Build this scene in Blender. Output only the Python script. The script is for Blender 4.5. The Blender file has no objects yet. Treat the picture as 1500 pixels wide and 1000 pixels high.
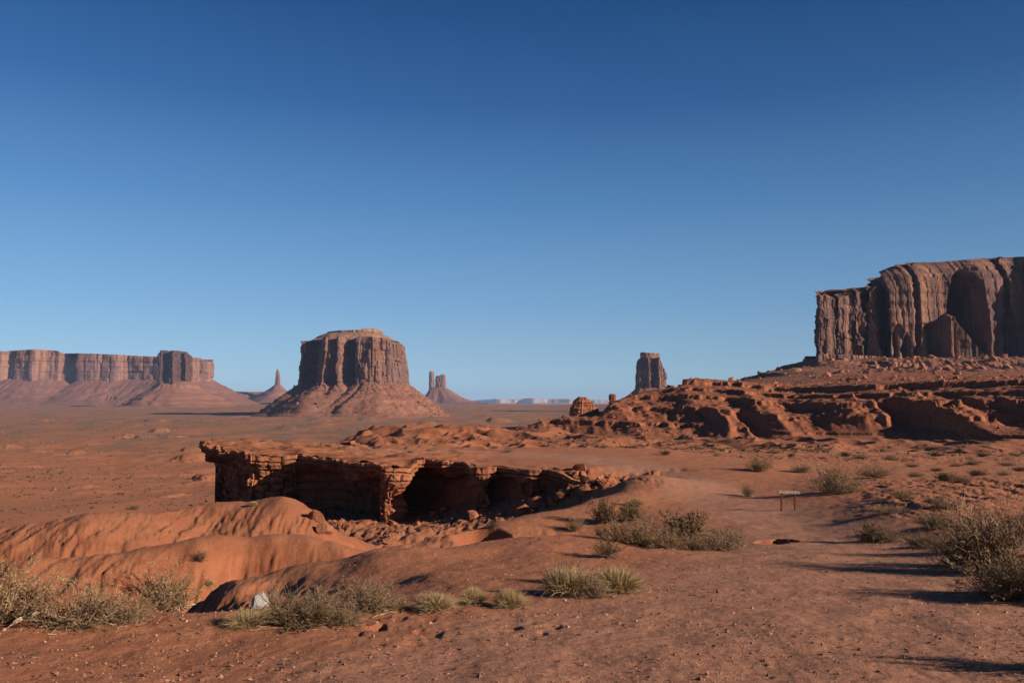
import bpy, bmesh, math, random
import numpy as np
from mathutils import Vector

# ------------------------------------------------------------------ camera, sky, sun, exposure
scene = bpy.context.scene
COL = scene.collection
F = 1177.0                                   # focal length in pixels of a 1500 px wide picture
PITCH = math.atan(85.0 / F)
cam_d = bpy.data.cameras.new("camera")
cam_d.sensor_width = 36.0
cam_d.lens = 36.0 * F / 1500.0
cam_d.clip_start = 0.1
cam_d.clip_end = 90000.0
cam = bpy.data.objects.new("camera", cam_d)
cam.location = (0, 0, 0)
cam.rotation_euler = (math.radians(90) + PITCH, 0, 0)
COL.objects.link(cam)
scene.camera = cam

SUN_EL = math.radians(19.5)
SUN_AZ = math.radians(23.0)                  # how far the sun stands behind the camera's own plane, on the right
sun_vec = Vector((math.cos(SUN_AZ) * math.cos(SUN_EL), -math.sin(SUN_AZ) * math.cos(SUN_EL), math.sin(SUN_EL)))

world = bpy.data.worlds.new("World")
scene.world = world
world.use_nodes = True
wn = world.node_tree
bg = wn.nodes["Background"]
sky = wn.nodes.new("ShaderNodeTexSky")
sky.sky_type = 'NISHITA'
sky.sun_disc = False
sky.sun_elevation = SUN_EL
sky.sun_rotation = math.radians(90.0) + SUN_AZ
sky.altitude = 1700.0
sky.air_density = 1.0
sky.dust_density = 0.0
sky.ozone_density = 3.0
# deep polarised blue that pales towards the horizon, mixed over the Nishita sky
tcw = wn.nodes.new("ShaderNodeTexCoord")
sep = wn.nodes.new("ShaderNodeSeparateXYZ")
wn.links.new(tcw.outputs["Generated"], sep.inputs[0])
rampw = wn.nodes.new("ShaderNodeValToRGB")
stops = [(0.0, (0.375, 0.580, 0.720)), (0.03, (0.345, 0.555, 0.720)), (0.114, (0.205, 0.415, 0.680)), (0.235, (0.094, 0.255, 0.530)), (0.347, (0.036, 0.132, 0.355)), (0.445, (0.0155, 0.083, 0.250)), (0.75, (0.006, 0.028, 0.11)), (1.0, (0.004, 0.018, 0.08))]
while len(rampw.color_ramp.elements) < len(stops):
    rampw.color_ramp.elements.new(0.5)
for e, (p_, c_) in zip(rampw.color_ramp.elements, stops):
    e.position = p_
    e.color = (*c_, 1)
wn.links.new(sep.outputs[2], rampw.inputs[0])
scl = wn.nodes.new("ShaderNodeVectorMath"); scl.operation = 'SCALE'
scl.inputs["Scale"].default_value = 0.574 / 0.05
side = wn.nodes.new("ShaderNodeMapRange")          # lens vignetting put into the sky colour, dimmer to the right
side.inputs[1].default_value = -0.5; side.inputs[2].default_value = 0.6
side.inputs[3].default_value = 1.08; side.inputs[4].default_value = 0.74
wn.links.new(sep.outputs[0], side.inputs[0])
dim = wn.nodes.new("ShaderNodeVectorMath"); dim.operation = 'SCALE'
wn.links.new(rampw.outputs[0], dim.inputs[0])
wn.links.new(side.outputs[0], dim.inputs["Scale"])
wn.links.new(dim.outputs[0], scl.inputs[0])
mixw = wn.nodes.new("ShaderNodeMix"); mixw.data_type = 'RGBA'
mixw.inputs[0].default_value = 0.95
wn.links.new(sky.outputs[0], mixw.inputs[6])
wn.links.new(scl.outputs[0], mixw.inputs[7])
wn.links.new(mixw.outputs[2], bg.inputs[0])
bg.inputs[1].default_value = 0.05

sun_d = bpy.data.lights.new("sun", 'SUN')
sun_d.energy = 5.0
sun_d.angle = math.radians(0.5)
sun_d.color = (1.0, 0.90, 0.76)
sun = bpy.data.objects.new("sun", sun_d)
sun.rotation_euler = sun_vec.to_track_quat('Z', 'Y').to_euler()
COL.objects.link(sun)

scene.view_settings.view_transform = 'Standard'
scene.view_settings.look = 'None'
scene.view_settings.exposure = 0.8
scene.view_settings.gamma = 1.0
scene.cycles.use_denoising = True
scene.cycles.max_bounces = 5
scene.cycles.diffuse_bounces = 1
scene.cycles.volume_bounces = 0

# ------------------------------------------------------------------ helpers
rng = np.random.default_rng(7)


def ray_xz(px, py, d):
    v = (500.0 - py) / F
    cy = math.cos(PITCH) - v * math.sin(PITCH)
    cz = math.sin(PITCH) + v * math.cos(PITCH)
    return (px - 750.0) / F / cy * d, cz / cy * d


def hash2(ix, iy, seed):
    h = (ix.astype(np.int64) * 374761393 + iy.astype(np.int64) * 668265263 + seed * 974711) & 0xFFFFFFFF
    h = ((h ^ (h >> 13)) * 1274126177) & 0xFFFFFFFF
    h = (h ^ (h >> 16)) & 0xFFFFFFFF
    h = (h * 2246822519) & 0xFFFFFFFF
    return ((h ^ (h >> 15)) & 0xFFFFFF) / float(0xFFFFFF) * 2.0 - 1.0


def noise2(x, y, seed=0):
    x = np.asarray(x, float); y = np.asarray(y, float)
    x, y = np.broadcast_arrays(x, y)
    ix = np.floor(x); iy = np.floor(y)
    fx = x - ix; fy = y - iy
    fx = fx * fx * fx * (fx * (fx * 6 - 15) + 10); fy = fy * fy * fy * (fy * (fy * 6 - 15) + 10)
    ix = ix.astype(np.int64); iy = iy.astype(np.int64)
    a = hash2(ix, iy, seed); b = hash2(ix + 1, iy, seed); c = hash2(ix, iy + 1, seed); d = hash2(ix + 1, iy + 1, seed)
    return (a * (1 - fx) + b * fx) * (1 - fy) + (c * (1 - fx) + d * fx) * fy


def fbm(x, y, octaves=4, seed=0, gain=0.5):
    s = 0.0; a = 1.0; f = 1.0; t = 0.0
    for o in range(octaves):
        s = s + a * noise2(x * f + 17.3 * o, y * f - 9.1 * o, seed + o * 13)
        t += a; a *= gain; f *= 2.03
    return s / t


def ridged(x, y, octaves=3, seed=0, gain=0.5):
    s = 0.0; a = 1.0; f = 1.0; t = 0.0
    for o in range(octaves):
        s = s + a * (1 - np.abs(noise2(x * f + 5.7 * o, y * f + 3.3 * o, seed + o * 7)) * 2.0)
        t += a; a *= gain; f *= 2.1
    return s / t


def sstep(a, b, x):
    t = np.clip((np.asarray(x, float) - a) / (b - a), 0, 1)
    return t * t * (3 - 2 * t)


def mesh_from(name, verts, faces, smooth=True, attrs=None):
    """verts Nx3, faces list of equal-length rows (Mx3 or Mx4) or a list of such arrays"""
    me = bpy.data.meshes.new(name)
    verts = np.asarray(verts, np.float32)
    if isinstance(faces, np.ndarray):
        faces = [faces]
    faces = [np.asarray(f, np.int32) for f in faces if len(f)]
    loops = np.concatenate([f.ravel() for f in faces])
    sizes = np.concatenate([np.full(len(f), f.shape[1], np.int32) for f in faces])
    starts = np.concatenate([[0], np.cumsum(sizes)[:-1]]).astype(np.int32)
    me.vertices.add(len(verts)); me.vertices.foreach_set("co", verts.ravel())
    me.loops.add(len(loops)); me.loops.foreach_set("vertex_index", loops)
    me.polygons.add(len(sizes)); me.polygons.foreach_set("loop_start", starts)
    me.polygons.foreach_set("loop_total", sizes)
    me.polygons.foreach_set("use_smooth", np.full(len(sizes), smooth, bool))
    if attrs:
        for k, a in attrs.items():
            at = me.attributes.new(k, 'FLOAT', 'POINT')
            at.data.foreach_set("value", np.asarray(a, np.float32))
    me.update()
    me.validate()
    return me


def link(name, me, mat=None, parent=None, loc=None, **props):
    o = bpy.data.objects.new(name, me)
    if mat is not None and me is not None and len(me.materials) == 0:
        me.materials.append(mat)
    COL.objects.link(o)
    if parent is not None:
        o.parent = parent
    if loc is not None:
        o.location = loc
    for k, v in props.items():
        if v is not None:
            o[k] = v
    return o


def thing(name, loc, label, category, group=None):
    return link(name, None, loc=loc, label=label, category=category, group=group)


def grid_faces(nr, nc, wrap=False):
    r = np.arange(nr - 1)[:, None]
    c = np.arange(nc if wrap else nc - 1)[None, :]
    c2 = (c + 1) % nc
    a = r * nc + c; b = r * nc + c2; cc = (r + 1) * nc + c2; d = (r + 1) * nc + c
    return np.stack([a, b, cc, d], -1).reshape(-1, 4)


# ------------------------------------------------------------------ materials
ALB = 0.76                                    # overall reflectance of the dusty rock and soil


def new_mat(name):
    m = bpy.data.materials.new(name)
    m.use_nodes = True
    nt = m.node_tree
    b = nt.nodes["Principled BSDF"]
    b.inputs["Roughness"].default_value = 0.95
    b.inputs["Specular IOR Level"].default_value = 0.15
    return m, nt, b


class NT:
    def __init__(self, nt): self.nt = nt
    def n(self, t, **kw):
        nd = self.nt.nodes.new(t)
        for k, v in kw.items(): setattr(nd, k, v)
        return nd
    def l(self, a, b): self.nt.links.new(a, b)
    def coord(self, scale=(1, 1, 1), kind="Object"):
        tc = self.n("ShaderNodeTexCoord"); mp = self.n("ShaderNodeMapping")
        mp.inputs["Scale"].default_value = scale
        self.l(tc.outputs[kind], mp.inputs["Vector"])
        return mp.outputs["Vector"]
    def noise(self, vec, scale, detail=5, rough=0.6, dist=0.0):
        nd = self.n("ShaderNodeTexNoise")
        nd.inputs["Scale"].default_value = scale; nd.inputs["Detail"].default_value = detail
        nd.inputs["Roughness"].default_value = rough; nd.inputs["Distortion"].default_value = dist
        self.l(vec, nd.inputs["Vector"])
        return nd.outputs["Fac"]
    def ramp(self, fac, stops):
        r = self.n("ShaderNodeValToRGB")
        el = r.color_ramp.elements
        while len(el) < len(stops): el.new(0.5)
        for e, (p, c) in zip(el, stops):
            e.position = p
            e.color = (c, c, c, 1) if not isinstance(c, tuple) else (*c, 1)
        self.l(fac, r.inputs[0])
        return r.outputs[0]
    def mix(self, fac, a, b, mode='MIX'):
        a, b = (tuple(c_ * ALB for c_ in q_) if isinstance(q_, tuple) else q_ for q_ in (a, b))
        m = self.n("ShaderNodeMix", data_type='RGBA', blend_type=mode)
        for s, v in ((m.inputs[0], fac), (m.inputs[6], a), (m.inputs[7], b)):
            if hasattr(v, "is_output"): self.l(v, s)
            elif isinstance(v, tuple): s.default_value = (*v, 1)
            else: s.default_value = v
        return m.outputs[2]
    def math(self, op, a, b=None):
        m = self.n("ShaderNodeMath", operation=op)
        for s, v in zip(m.inputs, (a, b)):
            if v is None: continue
            if hasattr(v, "is_output"): self.l(v, s)
            else: s.default_value = v
        return m.outputs[0]
    def attr(self, name):
        return self.n("ShaderNodeAttribute", attribute_name=name).outputs["Fac"]
    def bump(self, h, strength, dist, normal=None):
        b = self.n("ShaderNodeBump")
        b.inputs["Strength"].default_value = strength; b.inputs["Distance"].default_value = dist
        self.l(h, b.inputs["Height"])
        if normal is not None: self.l(normal, b.inputs["Normal"])
        return b.outputs[0]


def soil_material():
    m, nt, b = new_mat("red_soil"); t = NT(nt)
    v = t.coord()
    big = t.noise(v, 0.05, 4, 0.55)
    mid = t.noise(v, 0.7, 5, 0.6)
    fine = t.noise(v, 9.0, 5, 0.7)
    grain = t.noise(v, 55.0, 3, 0.7)
    red = t.mix(t.ramp(mid, [(0.3, 0.0), (0.7, 1.0)]), (0.36, 0.122, 0.052), (0.47, 0.180, 0.086))
    red = t.mix(t.ramp(big, [(0.35, 0.0), (0.65, 0.7)]), red, (0.43, 0.158, 0.074))
    # pale packed dirt of the track
    pale = t.mix(t.ramp(fine, [(0.3, 0.0), (0.75, 1.0)]), (0.38, 0.160, 0.090), (0.48, 0.222, 0.130))
    c = t.mix(t.attr("track"), red, pale)
    # rock ledges
    rock = t.mix(t.ramp(mid, [(0.35, 0.0), (0.65, 1.0)]), (0.185, 0.055, 0.026), (0.30, 0.098, 0.048))
    c = t.mix(t.attr("rock"), c, rock)
    # steeper faces turn a darker red
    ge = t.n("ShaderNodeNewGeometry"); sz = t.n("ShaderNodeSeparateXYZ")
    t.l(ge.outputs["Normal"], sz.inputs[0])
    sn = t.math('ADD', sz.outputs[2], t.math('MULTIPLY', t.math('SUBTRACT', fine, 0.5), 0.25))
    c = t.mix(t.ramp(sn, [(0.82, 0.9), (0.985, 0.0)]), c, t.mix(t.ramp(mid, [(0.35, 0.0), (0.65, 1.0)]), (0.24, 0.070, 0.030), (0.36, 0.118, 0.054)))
    # grey green brush cover of the valley
    vv = t.coord((0.02, 0.007, 0.02))
    pat = t.noise(vv, 1.0, 6, 0.65)
    vm = t.math('MULTIPLY', t.attr("veg"), t.ramp(pat, [(0.40, 0.0), (0.62, 1.0)]))
    c = t.mix(vm, c, (0.205, 0.135, 0.078))
    pw = t.noise(t.coord((0.03, 0.012, 0.03)), 1.7, 5, 0.6)
    c = t.mix(t.math('MULTIPLY', t.attr("veg"), t.ramp(pw, [(0.60, 0.0), (0.72, 0.6)])), c, (0.50, 0.29, 0.18))
    # small dark and pale specks of grit
    c = t.mix(t.ramp(grain, [(0.34, 0.75), (0.44, 0.0)]), c, (0.15, 0.056, 0.032))
    c = t.mix(t.ramp(grain, [(0.60, 0.0), (0.70, 0.6)]), c, (0.60, 0.36, 0.25))
    c = t.mix(t.ramp(fine, [(0.34, 0.35), (0.5, 0.0)]), c, (0.25, 0.085, 0.043))
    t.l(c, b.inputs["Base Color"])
    h = t.math('ADD', t.math('MULTIPLY', fine, 0.6), t.math('MULTIPLY', grain, 0.22))
    n1 = t.bump(h, 0.6, 0.07)
    n2 = t.bump(mid, 0.25, 0.3, n1)
    t.l(n2, b.inputs["Normal"])
    return m


def rock_material(name, dark, light, streak, unit=1.0, strata=0.35, streak_amt=0.6, varnish=(0.10, 0.045, 0.035), bump=1.0):
    """layered red sandstone; unit = metres per feature"""
    m, nt, b = new_mat(name); t = NT(nt)
    v = t.coord((1 / unit,) * 3)
    base = t.noise(v, 0.35, 6, 0.62)
    c = t.mix(t.ramp(base, [(0.32, 0.0), (0.68, 1.0)]), dark, light)
    vs = t.coord((1 / unit, 1 / unit, 0.07 / unit))
    st = t.noise(vs, 0.9, 6, 0.65)
    c = t.mix(t.math('MULTIPLY', t.ramp(st, [(0.47, 0.0), (0.62, 1.0)]), streak_amt), c, varnish)
    c = t.mix(t.math('MULTIPLY', t.ramp(st, [(0.28, 1.0), (0.42, 0.0)]), 0.5 * streak_amt), c, streak)
    pt = t.noise(t.coord((1 / unit, 1 / unit, 0.45 / unit), ), 0.16, 4, 0.6, 0.8)
    c = t.mix(t.math('MULTIPLY', t.ramp(pt, [(0.50, 0.0), (0.56, 1.0)]), 0.62 * streak_amt), c, (varnish[0] * 1.35, varnish[1] * 1.35, varnish[2] * 1.4))
    vl = t.coord((0.04 / unit, 0.04 / unit, 1 / unit))
    ly = t.noise(vl, 1.1, 5, 0.7)
    c = t.mix(t.math('MULTIPLY', t.ramp(ly, [(0.36, 1.0), (0.5, 0.0)]), strata), c, (dark[0] * 0.55, dark[1] * 0.5, dark[2] * 0.5))
    t.l(c, b.inputs["Base Color"])
    fine = t.noise(v, 2.2, 6, 0.7)
    h = t.math('ADD', t.math('MULTIPLY', fine, 0.6), t.math('ADD', t.math('MULTIPLY', ly, 0.9 * strata), t.math('MULTIPLY', st, 0.7 * streak_amt)))
    t.l(t.bump(h, 0.7 * bump, 0.6 * unit), b.inputs["Normal"])
    return m


def plant_material(name, c1, c2, c3, rough=0.8, trans=0.0):
    m, nt, b = new_mat(name); t = NT(nt)
    g = t.n("ShaderNodeNewGeometry")
    c1, c2, c3 = (tuple(q_ * 0.85 for q_ in c_) for c_ in (c1, c2, c3))
    c = t.ramp(g.outputs["Random Per Island"], [(0.0, c1), (0.5, c2), (1.0, c3)])
    t.l(c, b.inputs["Base Color"])
    b.inputs["Roughness"].default_value = rough
    return m


M_SOIL = soil_material()
M_CLIFF_NEAR = rock_material("cliff_sandstone", (0.22, 0.095, 0.060), (0.34, 0.160, 0.100), (0.38, 0.22, 0.155), 9.0, 0.25, 0.9, (0.09, 0.055, 0.050))
M_CLIFF_MID = rock_material("butte_sandstone", (0.185, 0.080, 0.054), (0.30, 0.140, 0.092), (0.42, 0.24, 0.16), 14.0, 0.35, 0.9, (0.12, 0.072, 0.065))
M_CLIFF_FAR = rock_material("far_sandstone", (0.24, 0.108, 0.074), (0.34, 0.164, 0.110), (0.40, 0.24, 0.17), 30.0, 0.40, 0.6, (0.13, 0.07, 0.06))
M_TALUS = rock_material("talus_debris", (0.24, 0.096, 0.058), (0.33, 0.148, 0.094), (0.42, 0.20, 0.12), 10.0, 0.45, 0.25, (0.20, 0.08, 0.05))
M_TALUS_FAR = rock_material("far_talus_debris", (0.21, 0.086, 0.058), (0.28, 0.120, 0.080), (0.32, 0.17, 0.12), 30.0, 0.45, 0.2, (0.24, 0.11, 0.08))
M_LEDGE = rock_material("ledge_rock", (0.30, 0.095, 0.042), (0.46, 0.175, 0.085), (0.48, 0.22, 0.12), 0.9, 0.6, 0.15, (0.16, 0.06, 0.04))
M_RUBBLE = rock_material("rubble_rock", (0.33, 0.115, 0.058), (0.50, 0.210, 0.120), (0.55, 0.29, 0.19), 2.0, 0.3, 0.2, (0.22, 0.09, 0.055))
M_CAP = rock_material("butte_cap_rock", (0.26, 0.125, 0.075), (0.40, 0.215, 0.135), (0.44, 0.27, 0.18), 10.0, 0.6, 0.2, (0.17, 0.09, 0.065))
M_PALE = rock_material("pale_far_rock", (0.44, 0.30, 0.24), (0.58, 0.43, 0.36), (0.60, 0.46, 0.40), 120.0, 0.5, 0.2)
M_GREY = rock_material("grey_stone", (0.36, 0.30, 0.26), (0.50, 0.44, 0.39), (0.5, 0.45, 0.40), 0.6, 0.15, 0.1, (0.30, 0.26, 0.23), 0.5)
M_STEM = plant_material("dry_stems", (0.16, 0.098, 0.055), (0.26, 0.165, 0.095), (0.34, 0.235, 0.145))
M_SAGE = plant_material("sage_foliage", (0.18, 0.090, 0.040), (0.315, 0.172, 0.078), (0.45, 0.270, 0.138))
M_GRASS = plant_material("straw_grass", (0.27, 0.168, 0.072), (0.40, 0.262, 0.124), (0.52, 0.362, 0.195))
M_BROWN = plant_material("brown_twig_foliage", (0.11, 0.060, 0.030), (0.21, 0.122, 0.062), (0.33, 0.208, 0.110))
M_DARK = plant_material("dark_brush_foliage", (0.066, 0.038, 0.018), (0.115, 0.066, 0.031), (0.19, 0.116, 0.056))
M_GRAVEL = plant_material("gravel_chips", (0.13, 0.058, 0.036), (0.24, 0.108, 0.064), (0.38, 0.215, 0.140), 0.95)
M_CLIFF_DARK = rock_material("dark_sandstone", (0.085, 0.038, 0.027), (0.150, 0.068, 0.046), (0.19, 0.10, 0.07), 14.0, 0.3, 0.9, (0.07, 0.042, 0.038))
M_WOOD = rock_material("bleached_wood", (0.40, 0.25, 0.16), (0.60, 0.42, 0.28), (0.62, 0.46, 0.32), 0.12, 0.1, 0.5, (0.22, 0.13, 0.08), 0.4)
M_POST = rock_material("sign_post_wood", (0.13, 0.042, 0.020), (0.20, 0.065, 0.030), (0.22, 0.08, 0.04), 0.15, 0.05, 0.3, (0.08, 0.03, 0.02), 0.3)
M_BOARD = rock_material("sign_board_wood", (0.26, 0.160, 0.105), (0.40, 0.270, 0.185), (0.45, 0.33, 0.24), 0.3, 0.1, 0.4, (0.16, 0.085, 0.055), 0.3)
M_LETTER = rock_material("sign_letter_paint", (0.72, 0.62, 0.50), (0.80, 0.70, 0.58), (0.8, 0.7, 0.6), 0.3, 0.05, 0.1, (0.5, 0.4, 0.3), 0.1)

# ------------------------------------------------------------------ terrain
ZR_D = np.array([-60, 0, 10, 20, 30, 43, 55, 70, 90, 110, 150.])
ZR_Z = np.array([1.6, -1.80, -2.95, -4.05, -5.0, -6.0, -6.45, -6.68, -6.55, -6.2, -6.2])


def zroad(d):
    return np.interp(d, ZR_D, ZR_Z)


ctrl = []
def P(px, py, d):
    x, z = ray_xz(px, py, d); ctrl.append((x, d, z))
def H(px, d, z):
    ctrl.append(((px - 750) / F * d, d, z))
def W(x, y, z):
    ctrl.append((x, y, z))

for px in (-900, -300, 100, 500, 800, 1100, 1400, 1800, 2400):
    for d in (2.0, 5.5, 8.5):
        H(px, d, float(zroad(d)))
for px in (-700, -300, 0, 120, 240, 330, 430, 530):
    H(px, 12.2, float(zroad(12.2)) + 0.04)
    H(px, 10.5, float(zroad(10.5)))
for px in (640, 740, 860, 1000, 1200, 1400, 1700, 2200):
    for d in (11, 14.5, 18.5):
        H(px, d, float(zroad(d)))
for px in (760, 860, 980, 1100, 1250):
    H(px, 22.5, float(zroad(22.5)))
# mound whose left side falls away
for a in ((870, 787, 28.3), (780, 788, 27.5), (700, 795, 26.5), (600, 803, 24.5), (540, 806, 23.8), (460, 828, 25.0), (400, 850, 25.0), (310, 873, 24.5),
          (600, 850, 18.6), (650, 838, 19.5), (500, 860, 19.2), (500, 832, 22.5), (450, 860, 20.8), (400, 872, 21.4), (340, 884, 20.6), (600, 825, 21.6), (720, 815, 22.8), (560, 870, 17.0), (640, 868, 16)):
    P(*a)
# wash behind the line of bushes
for a in ((-500, 18, -6.4), (-200, 18, -6.5), (0, 18, -6.6), (100, 18, -6.7), (200, 18.5, -6.7), (280, 18.5, -6.3), (0, 15, -4.9), (150, 15, -4.9), (260, 15, -4.6), (330, 28, -8.2),
          (0, 22, -8.3), (150, 23, -8.4), (300, 27, -8.4), (400, 28.6, -7.8), (460, 28.6, -7.2), (540, 28.6, -6.6)):
    H(*a)
# smooth rounded hill
for a in ((-500, 830, 27.5), (-250, 828, 28), (0, 821, 29), (70, 818, 29), (135, 815, 29.5), (210, 802, 30), (270, 793, 30.5), (330, 788, 31), (400, 787, 31.5), (450, 790, 31.5), (490, 798, 31.3), (507, 807, 30.8),
          (300, 840, 28.9), (150, 850, 27.6), (0, 860, 26.6), (390, 812, 30.7), (470, 818, 30.5)):
    P(*a)
for a in ((-400, 36, -10.5), (-150, 37, -11), (0, 37, -11.2), (150, 38, -11.2), (300, 39.5, -11.2), (400, 40, -10.8), (470, 41, -10.6)):
    H(*a)
# hill behind it
for a in ((-500, 800, 46), (-200, 790, 46.5), (0, 780, 47.5), (75, 763, 49), (126, 750, 50), (200, 747, 52), (240, 748, 53), (290, 740, 55), (318, 733, 56), (365, 734, 56), (392, 729, 55.5), (415, 726, 55), (440, 735, 54.4), (470, 757, 53.3), (486, 778, 52),
          (300, 757, 53.2), (380, 748, 53.3), (430, 752, 52.6), (200, 770, 48.9), (100, 782, 46.8)):
    P(*a)
for a in ((-300, 62, -14), (0, 63, -14.2), (126, 65, -14.4), (240, 68, -14.6), (330, 72, -14), (415, 68, -12.2), (470, 64, -12.0), (505, 50, -10.6)):
    H(*a)
# bank beyond the near flat, with the gully behind it
bank = ((945, 697, 67), (900, 712, 61), (860, 733, 52), (800, 750, 46), (760, 757, 44), (720, 768, 42), (670, 781, 40), (620, 791, 37.2), (560, 799, 34.5), (515, 805, 33))
for a in bank:
    P(*a)
for a in ((905, 71, -7.9), (860, 61, -8.7), (800, 55, -9.3), (720, 51, -10.0), (640, 48, -10.5), (560, 44, -10.4),
          (860, 33.5, -6.35), (800, 33, -6.4), (760, 32.5, -6.5), (700, 31.5, -6.5), (640, 30.5, -6.4), (580, 29, -6.3)):
    H(*a)
for a in ((860, 763, 41), (800, 772, 39.2), (710, 785, 37.2), (910, 745, 46), (960, 735, 50)):
    P(*a)
# low wash in front of the scrub and the road beyond
for a in ((900, 30.5, -5.55), (980, 29.5, -5.35), (1060, 29.5, -5.25), (1130, 29.5, -5.1)):
    H(*a)
for px, d in ((960, 40), (1040, 38), (1120, 36), (1200, 34), (1000, 52), (1080, 48), (1150, 43), (980, 68), (1060, 62), (1140, 56), (1230, 24), (1000, 85), (1100, 85), (960, 90), (1250, 30)):
    H(px, d, float(zroad(d)))
# higher ground right of the road
for a in ((1300, 738, 36), (1400, 758, 30), (1500, 785, 23), (1220, 714, 54), (1284, 697, 66), (1500, 705, 52), (1500, 745, 36), (1400, 720, 45), (1330, 790, 27.5), (1650, 760, 30), (1900, 720, 40), (1700, 690, 80)):
    P(*a)
for px in (1000, 1150, 1300, 1500, 1800):
    H(px, 105, -7.5); H(px, 135, -9.3)
for px in (1180, 1300, 1420):
    H(px, 82, -7.0)
# gully floor under the promontory
for a in ((330, 738, 104), (480, 771, 79), (550, 764, 82), (600, 761, 84), (650, 765, 76), (700, 754, 77), (760, 746, 74.5), (800, 738, 73), (850, 723, 71.5), (895, 708, 70.5), (500, 795, 60), (580, 788, 60), (600, 776, 68)):
    P(*a)
for a in ((380, 90, -13.3), (430, 80, -13), (300, 100, -14.8), (280, 120, -20.0), (200, 85, -15.6)):
    H(*a)
for a in ((-30, 108, -13), (-20, 98, -12.5), (-10, 95, -11.5), (-4, 92, -10), (2, 88, -8.2), (4, 80, -8.0), (7, 84, -7.0), (9, 78, -7.0), (12, 85, -6.58), (14, 94, -6.5), (18, 80, -6.6), (18, 100, -6.7), (3, 98, -7.4), (8, 98, -6.7),
          (-5, 112, -9.5), (-20, 116, -11), (-35, 130, -14), (10, 112, -8.0), (-10, 135, -12), (20, 125, -9)):
    W(*a)
for px in (-600, -300, 0, 200):
    H(px, 110, -20.5)
for px in (-600, -300, 0, 250):
    H(px, 150, -23.5)
    H(px, 82, -15.2)

ctrl = np.array(ctrl)


def warp(x, y):
    d = np.maximum(y, 2.0)
    return np.stack([np.clip(x / (d + 1.0), -2.2, 2.2) * F / 100.0, np.log(d + 3.0) * 6.5], -1)


def tps(r2):
    return 0.5 * r2 * np.log(np.maximum(r2, 1e-12))


cw = warp(ctrl[:, 0], ctrl[:, 1])
res = ctrl[:, 2] - zroad(ctrl[:, 1])
n = len(cw)
K = tps(((cw[:, None] - cw[None]) ** 2).sum(-1)) + np.eye(n) * 0.02
Q = np.concatenate([np.ones((n, 1)), cw], 1)
A = np.block([[K, Q], [Q.T, np.zeros((3, 3))]])
sol = np.linalg.solve(A, np.concatenate([res, np.zeros(3)]))


def near_z(x, y):
    sh = x.shape
    w = warp(x.ravel(), y.ravel())
    out = np.empty(len(w))
    for i in range(0, len(w), 40000):
        p = w[i:i + 40000]
        r2 = ((p[:, None] - cw[None]) ** 2).sum(-1)
        out[i:i + 40000] = tps(r2) @ sol[:n] + sol[n] + p @ sol[n + 1:]
    return out.reshape(sh) + zroad(y)


def polydist(x, y, pl):
    """distance to a polyline"""
    best = np.full(np.shape(x), 1e9)
    for (ax, ay), (bx, by) in zip(pl[:-1], pl[1:]):
        dx, dy = bx - ax, by - ay
        t = np.clip(((x - ax) * dx + (y - ay) * dy) / (dx * dx + dy * dy), 0, 1)
        best = np.minimum(best, np.hypot(x - ax - t * dx, y - ay - t * dy))
    return best


road_line = [((px - 750) / F * d, d) for px, d in ((1000, 2), (1130, 8), (1190, 16), (1225, 24), (1175, 32), (1110, 43), (1040, 55), (980, 70), (925, 82), (850, 90), (770, 95), (680, 98), (600, 99), (520, 103))]


def track_mask(x, y):
    dd = polydist(x, y, road_line)
    half = np.interp(y, [0, 10, 25, 45, 70, 90, 100], [4.5, 4.2, 3.2, 2.8, 3.2, 3.4, 2.2])
    nz = fbm(x * 0.6, y * 0.35, 4, 91) * 1.6
    return 1 - sstep(half - 1.3, half + 1.5, dd + nz)


W_ = lambda d: np.sqrt(d * d + 64.0) + 2.0
F_D = [60, 100, 150, 200, 400, 800, 2000, 4000, 6000, 10000, 20000, 26000]
F_Z = [-15, -20, -23.5, -25.5, -33, -39, -44, -33, -37, -54, -108, -140]
R_D = [60, 110, 150, 200, 280, 350, 500]
R_Z = [-6.5, -7.9, -10, -12, -13.4, -14.2, -16]
PXF = [300, 760, 830, 1000, 1160, 1300, 1500, 1800, 2600]
DFOOT = [330, 300, 290, 262, 247, 238, 206, 172, 140]


MOUNDS = []
_mr = np.random.default_rng(12)
for _px, _d, _w, _h in ((182, 760, 9, 3.6), (205, 800, 14, 3.0), (238, 1000, 12, 4.5), (190, 900, 8, 3.0), (215, 740, 10, 3.0), (285, 430, 9, 2.6), (312, 300, 6, 2.2), (60, 500, 10, 2.2), (735, 1500, 30, 9.0), (10, 560, 14, 2.5), (300, 520, 14, 3.2)):
    MOUNDS.append(((_px - 750) / F * _d, _d, _w, _w * 1.6, _h))
for _ in range(46):
    _d = math.exp(_mr.uniform(math.log(220), math.log(2000))); _w = _mr.uniform(0.006, 0.02) * _d
    MOUNDS.append((_mr.uniform(-0.72, -0.10) * _d, _d, _w, _w * _mr.uniform(0.8, 2.0), _w * _mr.uniform(0.12, 0.30)))


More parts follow.
